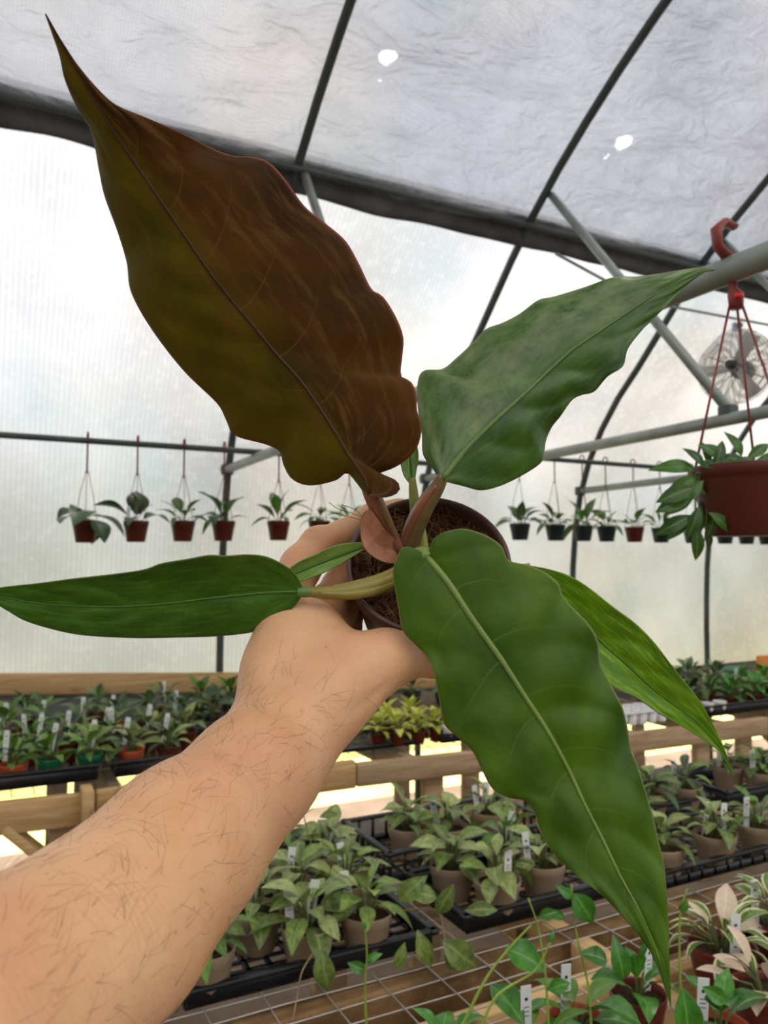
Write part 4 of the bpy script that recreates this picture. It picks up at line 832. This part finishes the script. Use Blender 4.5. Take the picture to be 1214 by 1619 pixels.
pet([(640, 912, .479, .0026), (600, 931, .473, .0030), (555, 940, .469, .0028), (505, 938, .469, .0018)], 'petC', None, 'petiole_wing')
pet([(492, 936, .471, .0031), (480, 936, .4705, .0034), (470, 936, .470, .003)], 'midB', 'pale green joint at the leaf base', 'petiole_joint')
pet([(640, 885, .487, .006), (655, 880, .470, .0052), (668, 876, .460, .0046), (676, 884, .455, .0044)], 'midD', 'pale petiole of the front leaf')
pet([(650, 890, .497, .005), (720, 900, .505, .0046), (790, 905, .515, .004), (838, 897, .515, .003)], 'petC', 'petiole hidden behind the front leaf')
# leaves
A_R = [(584, 782), (597, 786), (614, 786), (629, 779), (632, 769), (624, 759), (610, 755), (598, 756), (600, 748), (625, 738), (650, 720), (662, 700), (666, 672), (659, 650), (658, 628), (654, 611), (646, 601), (636, 598), (633, 586), (636, 560), (637, 532), (625, 500), (605, 469), (587, 457), (566, 415), (545, 380), (510, 350), (480, 325), (450, 283), (425, 257), (400, 249), (368, 247), (340, 237), (290, 212), (240, 190), (190, 170), (165, 152), (130, 113), (100, 70), (72, 22)]
A_L = [(583, 783), (574, 776), (564, 763), (548, 747), (530, 759), (490, 767), (462, 757), (448, 733), (443, 714), (420, 702), (372, 688), (358, 664), (343, 637), (290, 585), (240, 520), (208, 462), (201, 415), (186, 365), (166, 310), (157, 268), (145, 208), (120, 165), (103, 125), (94, 85), (72, 22)]
A_M = [(585, 781), (574, 752), (548, 715), (528, 680), (480, 608), (440, 563), (407, 523), (370, 479), (330, 428), (270, 340), (215, 260), (165, 185), (120, 110), (72, 22)]
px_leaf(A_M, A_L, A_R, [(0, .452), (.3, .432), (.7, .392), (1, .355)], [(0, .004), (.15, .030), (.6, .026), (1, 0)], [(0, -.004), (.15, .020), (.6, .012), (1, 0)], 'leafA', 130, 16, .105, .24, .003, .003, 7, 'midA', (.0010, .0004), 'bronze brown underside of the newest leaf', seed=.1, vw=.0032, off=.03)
B_M = [(699, 758), (738, 709), (780, 667), (831, 621), (895, 561), (932, 534), (992, 494), (1038, 464), (1098, 434), (1130, 427)]
B_L = [(696, 760), (683, 740), (669, 718), (667, 686), (661, 649), (660, 610), (669, 587), (699, 584), (720, 568), (747, 543), (768, 521), (794, 511), (821, 497), (851, 475), (877, 469), (923, 455), (969, 439), (1006, 438), (1043, 433), (1107, 423), (1130, 427)]
B_R = [(702, 761), (734, 769), (761, 775), (794, 767), (831, 748), (856, 730), (860, 712), (863, 695), (872, 675), (886, 658), (904, 633), (921, 624), (939, 619), (960, 596), (985, 578), (992, 552), (1012, 525), (1038, 499), (1084, 453), (1112, 431), (1130, 427)]
px_leaf(B_M, B_L, B_R, [(0, .470), (.4, .490), (1, .500)], [(0, 0), (.25, .024), (.7, .014), (1, 0)], [(0, 0), (.25, .012), (.7, -.004), (1, 0)], 'leafB', 110, 15, .15, .20, .006, .005, 6, 'midB', (.0021, .0002), 'glossy dark green leaf with pale midrib', seed=.4, vw=.0022)
C_M = [(480, 935), (420, 937), (338, 945), (264, 954), (189, 959), (124, 958), (62, 954), (0, 943), (-32, 936)]
C_T = [(480, 931), (465, 906), (445, 891), (420, 880), (391, 877), (358, 879), (330, 878), (297, 884), (255, 891), (231, 900), (194, 906), (124, 914), (62, 922), (0, 929), (-32, 936)]
C_B = [(480, 939), (461, 963), (432, 984), (404, 998), (350, 1005), (268, 1008), (198, 1008), (124, 1003), (74, 992), (37, 980), (16, 968), (-5, 955), (-32, 936)]
px_leaf(C_M, C_B, C_T, [(0, .470), (.5, .466), (1, .472)], [(0, 0), (.3, .010), (1, 0)], [(0, 0), (.3, -.020), (1, 0)], 'leafC', 90, 12, .17, .26, .0035, .002, 5, 'midC', (.0009, .0002), 'smooth green leaf pointing left', seed=.2, vw=.0022)
D_M = [(674, 880), (709, 922), (748, 981), (791, 1041), (831, 1103), (864, 1153), (896, 1211), (924, 1271), (953, 1328), (982, 1388), (1013, 1445), (1039, 1507), (1054, 1560), (1060, 1592)]
D_L = [(672, 880), (664, 873), (653, 867), (638, 865), (629, 878), (621, 905), (625, 932), (630, 962), (637, 997), (658, 1020), (677, 1041), (689, 1077), (696, 1116), (703, 1146), (728, 1169), (748, 1189), (760, 1214), (777, 1245), (802, 1260), (832, 1266), (846, 1285), (853, 1310), (872, 1345), (912, 1385), (957, 1420), (1007, 1475), (1034, 1515), (1052, 1563), (1060, 1592)]
D_R = [(676, 878), (679, 868), (684, 854), (697, 844), (722, 837), (742, 838), (771, 848), (793, 864), (803, 886), (835, 894), (863, 906), (882, 922), (888, 940), (906, 962), (929, 985), (944, 1012), (949, 1050), (966, 1084), (983, 1117), (991, 1150), (997, 1185), (1008, 1211), (1026, 1271), (1039, 1325), (1049, 1367), (1053, 1413), (1056, 1465), (1057, 1504), (1059, 1550), (1060, 1592)]
px_leaf(D_M, D_L, D_R, [(0, .456), (.15, .444), (.5, .425), (1, .385)], [(0, 0), (.15, .006), (.6, .004), (1, 0)], [(0, -.002), (.15, .012), (.6, .012), (1, 0)], 'leafD', 140, 17, .125, .16, .0075, .005, 8, 'midD', (.0022, .0002), 'broad wavy green leaf with pale midrib', seed=.7, vw=.0026)
E_M = [(840, 897), (880, 945), (948, 1013), (991, 1051), (1039, 1095), (1086, 1129), (1117, 1157), (1144, 1193), (1161, 1229)]
E_T = [(836, 894), (868, 900), (902, 911), (936, 933), (970, 960), (1005, 986), (1032, 1013), (1056, 1044), (1080, 1075), (1107, 1109), (1124, 1139), (1138, 1167), (1149, 1196), (1161, 1229)]
E_B = [(832, 898), (840, 960), (870, 1010), (915, 1050), (972, 1087), (1005, 1102), (1039, 1126), (1073, 1146), (1100, 1162), (1127, 1180), (1144, 1197), (1161, 1229)]
px_leaf(E_M, E_B, E_T, [(0, .515), (.5, .51), (1, .52)], [(0, 0), (.3, -.012), (1, 0)], [(0, 0), (.3, -.006), (1, 0)], 'leafE', 90, 12, .16, .24, .003, .002, 5, 'midC', (.0007, .0003), 'mottled yellow green leaf behind the front leaf', seed=.3, vw=.002)
px_leaf([(580, 862), (540, 877), (500, 893), (455, 913), (420, 935)], [(580, 866), (535, 894), (502, 910), (470, 922), (420, 935)], [(580, 856), (535, 861), (502, 875), (462, 895), (420, 935)], [(0, .482), (1, .487)], [(0, 0), (.5, -.002), (1, 0)], [(0, 0), (.5, -.005), (1, 0)], 'leafG', 40, 6, .2, .25, .0008, .0005, 3, 'midC', (.001, .0004), 'short narrow light green leaf')
px_leaf([(652, 770), (650, 740), (648, 710), (649, 670)], [(651, 770), (637, 748), (634, 715), (649, 670)], [(654, 770), (658, 745), (661, 715), (649, 670)], [(0, .487), (1, .497)], [(0, 0), (.5, -.004), (1, 0)], [(0, 0), (.5, .002), (1, 0)], 'leafG', 30, 6, .3, .25, .0008, .0005, 3, 'midC', (.001, .0004), 'tiny young leaf behind the two upper leaves')
px_leaf([(632, 872), (600, 862), (582, 838), (584, 808)], [(634, 892), (604, 888), (578, 870), (570, 842), (573, 815), (584, 804)], [(635, 862), (620, 850), (607, 836), (597, 820), (586, 805)], [(0, .486), (.5, .470), (1, .462)], [(0, 0), (.5, -.009), (1, 0)], [(0, 0), (.5, -.004), (1, 0)], 'sheath', 50, 12, .5, .1, .0002, .0005, 3, None, label='pinkish bronze curled leaf sheath', name='leaf_sheath')
# thin dry roots sticking out at the left of the pot rim
mb = MB()
for pts in ([(578, 822), (560, 812), (535, 805), (520, 794)], [(578, 824), (556, 818), (530, 812)], [(576, 822), (562, 806), (540, 798)]): mb.tube(catmull([at(x, y, .49) - PLO for x, y in pts], 10), .00022, 4)
mb.obj('dry_roots', M['brownstem'], PLANT)

# ================================================================== THE HAND AND FOREARM
def skin_mat():
    m, t, o = newmat('skin'); v = coords(t, 'Object')
    c = ramp(t, noise(t, 16, 5, v, rough=.6), .3, .72, (.64, .325, .155), (.78, .465, .255))
    c = mixc(t, ramp(t, noise(t, 9, 3, v), .52, .75, (0, 0, 0), (.5, .5, .5)), c, (.60, .25, .16))
    c = mixc(t, ramp(t, noise(t, 260, 2, v), .70, .76, (0, 0, 0), (.45, .45, .45)), c, (.30, .12, .06))
    w = noise(t, 120, 4, coords(t, 'Object', (1, 1, 1)), rough=.6)
    vo = _n(t, 'ShaderNodeTexVoronoi'); vo.inputs['Scale'].default_value = 420; t.links.new(v, vo.inputs['Vector'])
    axv = at(440, 1165, .445) - at(55, 1548, .27); axv /= np.linalg.norm(axv); dt = _n(t, 'ShaderNodeVectorMath', operation='DOT_PRODUCT'); t.links.new(v, dt.inputs[0]); dt.inputs[1].default_value = tuple(float(q) for q in axv)
    wr = math_(t, 'SINE', math_(t, 'ADD', math_(t, 'MULTIPLY', dt.outputs['Value'], 1700.0), math_(t, 'MULTIPLY', noise(t, 40, 3, v), 34.0)))
    wr = math_(t, 'MULTIPLY', wr, ramp(t, noise(t, 22, 2, v), .45, .62, (0, 0, 0), (.5, .5, .5)))
    h = math_(t, 'ADD', math_(t, 'ADD', math_(t, 'MULTIPLY', w, .8), math_(t, 'MULTIPLY', wr, .28)), math_(t, 'MULTIPLY', vo.outputs['Distance'], .35))
    p = pbr(t, c, .50, .4, 0, bump(t, h, .35, .0012)); b = p.node; b.inputs['Subsurface Weight'].default_value = .12; b.inputs['Subsurface Radius'].default_value = (.006, .0022, .0012); b.inputs['Subsurface Scale'].default_value = 1.0
    t.links.new(p, o.inputs[0]); return m
M['skin'] = skin_mat(); M['hair'] = simple('dark_brown_hair', (.085, .042, .020), .5, .4, var=.3)
def P4(x, y, d, r): return (*at(x, y, d), r)
def C4(phi, h, g, r): return (*cyl(phi, h, (PR - (PR - PB) * h / PH) + g), r)
prims = []
def chain(pts, k=.012):
    for a, b in zip(pts[:-1], pts[1:]): prims.append((np.array(a[:3]), np.array(b[:3]), a[3], b[3], k))
# forearm, slightly flattened: two parallel chains
chain([P4(-440, 1930, .185, .044), P4(-150, 1722, .225, .0395), P4(36, 1572, .270, .0366), P4(183, 1459, .315, .0350), P4(288, 1334, .355, .0325), P4(398, 1222, .405, .0280), P4(436, 1178, .435, .0265)], .02)
chain([P4(110, 1520, .30, .032), P4(300, 1350, .375, .028), P4(420, 1215, .430, .024), P4(450, 1165, .455, .023)], .02)
# metacarpals
chain([P4(440, 1165, .442, .0235), P4(446, 1060, .468, .021), P4(452, 950, .495, .0150)], .018)
chain([P4(448, 1165, .455, .0215), P4(446, 980, .520, .0145)], .018)
chain([P4(455, 1170, .465, .0205), P4(452, 1010, .542, .0135)], .018)
chain([P4(462, 1175, .472, .0190), P4(466, 1040, .558, .0125)], .018)
# thumb
chain([P4(474, 1150, .440, .0215), P4(520, 1105, .449, .0215), P4(568, 1062, .458, .0180), P4(612, 1040, .467, .0140), P4(650, 1036, .475, .0122)], .016)
chain([P4(650, 1036, .475, .0121), P4(684, 1041, .484, .0112), P4(714, 1047, .491, .0092)], .006)
# web between thumb and index
chain([P4(500, 1065, .470, .0200), P4(498, 1000, .486, .0150)], .02)
chain([P4(530, 1050, .468, .0170), P4(510, 990, .488, .0095)], .016)
# fingers
chain([P4(452, 948, .495, .0142), P4(476, 895, .511, .0126), P4(503, 860, .524, .0114)], .008)
chain([P4(503, 860, .524, .0113), P4(540, 848, .537, .0102), C4(128, .016, .0095, .0094)], .006)
chain([C4(128, .016, .0095, .0094), C4(108, .018, .0085, .0080)], .005)
def finger(mcp, h, f0, r):
    chain([mcp, C4(f0 + 3, h * .9, .020, r * 1.08), C4(f0 - 12, h, .0135, r)], .007); chain([C4(f0 - 12, h, .0135, r), C4(f0 - 38, h + .002, .0108, r * .93)], .005); chain([C4(f0 - 38, h + .002, .0108, r * .93), C4(f0 - 66, h + .004, .0090, r * .80)], .004)
finger(P4(446, 980, .520, .0138), .040, 186, .0108)
finger(P4(452, 1010, .542, .0132), .060, 192, .0102)
finger(P4(466, 1040, .558, .0122), .078, 200, .0088)
def build_person():
    pts = np.array([p[0] - p[2] for p in prims] + [p[1] - p[3] for p in prims] + [p[0] + p[2] for p in prims] + [p[1] + p[3] for p in prims])
    h = .0021; lo = pts.min(0) - .012; hi = pts.max(0) + .012; n = np.ceil((hi - lo) / h).astype(int) + 1
    F = np.full(tuple(n), .03, np.float32)
    for a, b, r1, r2, k in prims:
        m = max(r1, r2) + .026; i0 = np.maximum(0, ((np.minimum(a, b) - m - lo) / h).astype(int)); i1 = np.minimum(n, ((np.maximum(a, b) + m - lo) / h).astype(int) + 2)
        gx, gy, gz = (lo[q] + h * np.arange(i0[q], i1[q], dtype=np.float32) for q in range(3))
        ba = b - a; L2 = float(ba @ ba); X = (gx - a[0])[:, None, None]; Y = (gy - a[1])[None, :, None]; Z = (gz - a[2])[None, None, :]
        t = np.clip((X * ba[0] + Y * ba[1] + Z * ba[2]) / L2, 0, 1)
        d = np.sqrt((X - t * ba[0]) ** 2 + (Y - t * ba[1]) ** 2 + (Z - t * ba[2]) ** 2) - (r1 + (r2 - r1) * t)
        S = F[i0[0]:i1[0], i0[1]:i1[1], i0[2]:i1[2]]; hh = np.maximum(k - np.abs(S - d), 0) / k
        F[i0[0]:i1[0], i0[1]:i1[1], i0[2]:i1[2]] = np.minimum(S, d) - hh * hh * k * .25
    # keep the flesh outside the pot: the pot presses into the hand
    gx, gy, gz = (lo[q] + h * np.arange(n[q], dtype=np.float32) for q in range(3))
    X = (gx - PC[0])[:, None, None]; Y = (gy - PC[1])[None, :, None]; Z = (gz - PC[2])[None, None, :]
    ax = -(X * PN[0] + Y * PN[1] + Z * PN[2]); rad = np.sqrt(np.maximum(X * X + Y * Y + Z * Z - ax * ax, 0)); prad = PR - (PR - PB) * np.clip(ax / PH, 0, 1) + .0006
    dpot = np.maximum(rad - prad, np.maximum(-ax - .001, ax - PH)); F = np.maximum(F, -dpot)
    # creases at the thumb joint, the web and the wrist
    for qa, qb, rr in (((658, 1012, .463), (672, 1052, .466), .0011), ((664, 1018, .464), (678, 1050, .467), .0008), ((560, 1120, .424), (615, 1082, .440), .0008), ((548, 1138, .420), (600, 1100, .436), .0007), ((372, 1128, .430), (440, 1150, .412), .0006), ((366, 1145, .427), (450, 1172, .407), .0006)):
        a = at(*qa); b = at(*qb); a = a + ray(qa[0], qa[1]) * 0; ba = b - a; L2 = float(ba @ ba)
        Xa = (gx - a[0])[:, None, None]; Ya = (gy - a[1])[None, :, None]; Za = (gz - a[2])[None, None, :]
        # the groove runs along the line of sight through the skin
        vd = VD; Xp = Xa - 0 * vd[0]
        dv = Xa * vd[0] + Ya * vd[1] + Za * vd[2]; px = Xa - dv * vd[0]; py = Ya - dv * vd[1]; pz = Za - dv * vd[2]; bp = ba - vd * (ba @ vd)
        t = np.clip((px * bp[0] + py * bp[1] + pz * bp[2]) / float(bp @ bp), 0, 1); dd = np.sqrt((px - t * bp[0]) ** 2 + (py - t * bp[1]) ** 2 + (pz - t * bp[2]) ** 2)
        F = F + np.where((F > -.006) & (np.abs(dv) < .03), rr * np.exp(-(dd / .0016) ** 2), 0).astype(np.float32)
    ins = F < 0; cnt = np.zeros(tuple(n - 1), np.int8)
    cor = [(i, j, k) for i in (0, 1) for j in (0, 1) for k in (0, 1)]
    sl = lambda c: tuple(slice(c[q], n[q] - 1 + c[q]) for q in range(3))
    for c in cor: cnt += ins[sl(c)]
    act = (cnt > 0) & (cnt < 8); idx = np.full(act.shape, -1, np.int64); ci = np.argwhere(act); idx[act] = np.arange(len(ci))
    acc = np.zeros((len(ci), 3)); num = np.zeros(len(ci))
    for c in cor:
        for q in range(3):
            if c[q]: continue
            e = list(c); e[q] = 1; fa = F[ci[:, 0] + c[0], ci[:, 1] + c[1], ci[:, 2] + c[2]]; fb = F[ci[:, 0] + e[0], ci[:, 1] + e[1], ci[:, 2] + e[2]]
            s = (fa < 0) != (fb < 0); t = fa / np.where(s, fa - fb, 1); p = np.tile(np.array(c, float), (len(ci), 1)); p[:, q] += t; acc[s] += p[s]; num[s] += 1
    V = lo + h * (ci + acc / num[:, None]); faces = []
    for q in range(3):
        a, b = [(1, 2), (2, 0), (0, 1)][q]; s0 = [slice(0, n[w]) for w in range(3)]; s1 = list(s0); s0[q] = slice(0, n[q] - 1); s1[q] = slice(1, n[q])
        A = ins[tuple(s0)]; B = ins[tuple(s1)]; E = np.argwhere(A != B); E = E[(E[:, a] > 0) & (E[:, b] > 0) & (E[:, a] < n[a] - 1) & (E[:, b] < n[b] - 1)]
        fl = A[E[:, 0], E[:, 1], E[:, 2]]
        def g(da, db): k = E.copy(); k[:, a] -= da; k[:, b] -= db; return idx[k[:, 0], k[:, 1], k[:, 2]]
        Q = np.stack([g(1, 1), g(0, 1), g(0, 0), g(1, 0)], 1); Q[~fl] = Q[~fl][:, ::-1]; faces.append(Q)
    Q = np.vstack(faces); Q = Q[(Q >= 0).all(1)]
    # a few rounds of Taubin smoothing take away the grid
    ed = np.vstack([Q[:, [0, 1]], Q[:, [1, 2]], Q[:, [2, 3]], Q[:, [3, 0]]])
    def lap(V):
        S = np.zeros_like(V); c = np.zeros(len(V)); 
        for q in range(3): S[:, q] = np.bincount(ed[:, 0], V[ed[:, 1], q], len(V)) + np.bincount(ed[:, 1], V[ed[:, 0], q], len(V))
        c = np.bincount(ed[:, 0], minlength=len(V)) + np.bincount(ed[:, 1], minlength=len(V)); return S / np.maximum(c, 1)[:, None] - V
    for _ in range(7): V = V + .55 * lap(V); V = V - .57 * lap(V)
    me = bpy.data.meshes.new('person'); me.from_pydata(V.tolist(), [], Q.tolist()); me.polygons.foreach_set('use_smooth', [True] * len(me.polygons)); me.materials.append(M['skin']); me.update()
    o = link('person', me); tag(o, 'bare hairy left forearm and hand of a person gripping the brown pot', 'person')
    return o, V, Q
person, PV, PQ = build_person()
def arm_hair():
    rn = np.random.default_rng(3); nrm = np.zeros(len(PV) * 3, np.float32); person.data.vertices.foreach_get('normal', nrm); nrm = nrm.reshape(-1, 3)
    w0 = at(440, 1165, .445); e0 = at(55, 1548, .27); ax = (w0 - e0); L = np.linalg.norm(ax); ax /= L
    s = (PV - e0) @ ax; facing = (nrm * -np.array(VD)).sum(1)
    cand = np.where((s > -.09) & (s < L + .055) & (facing > -.35))[0]
    pr = np.where(s[cand] > L, .12, 1.0) ; up = nrm[cand] @ (VU * .8 - VR * .5); pr = pr * (.35 + .65 * np.clip(up + .6, 0, 1)); pr /= pr.sum()
    cu = bpy.data.curves.new('arm_hair', 'CURVE'); cu.dimensions = '3D'; cu.bevel_depth = 6.5e-5; cu.bevel_resolution = 0; cu.materials.append(M['hair'])
    for i in rn.choice(cand, 1000, p=pr):
        p = PV[i].copy(); n = nrm[i].astype(float); g = mnoise.noise(Vector(p * 45)) * 2.2 + rn.normal() * .45
        side = np.cross(n, ax); d = math.cos(g) * ax + math.sin(g) * side; d = d - n * (d @ n); d /= np.linalg.norm(d); ln = rn.uniform(.007, .017); cv = rn.normal() * .45
        sp = cu.splines.new('POLY'); sp.points.add(5); lift = rn.uniform(.10, .35)
        for j in range(6):
            q = j / 5; pos = p + n * (lift * ln * math.sin(q * 2.2) * .8 + .0001); sp.points[j].co = (*pos, 1); sp.points[j].radius = 1 - .75 * q
            a = cv * .35; d2 = math.cos(a) * d + math.sin(a) * np.cross(n, d); d = d2; p = p + d * ln / 5
            sdev = 0
    tag(link('arm_hair', cu, person), kind='stuff')
arm_hair()
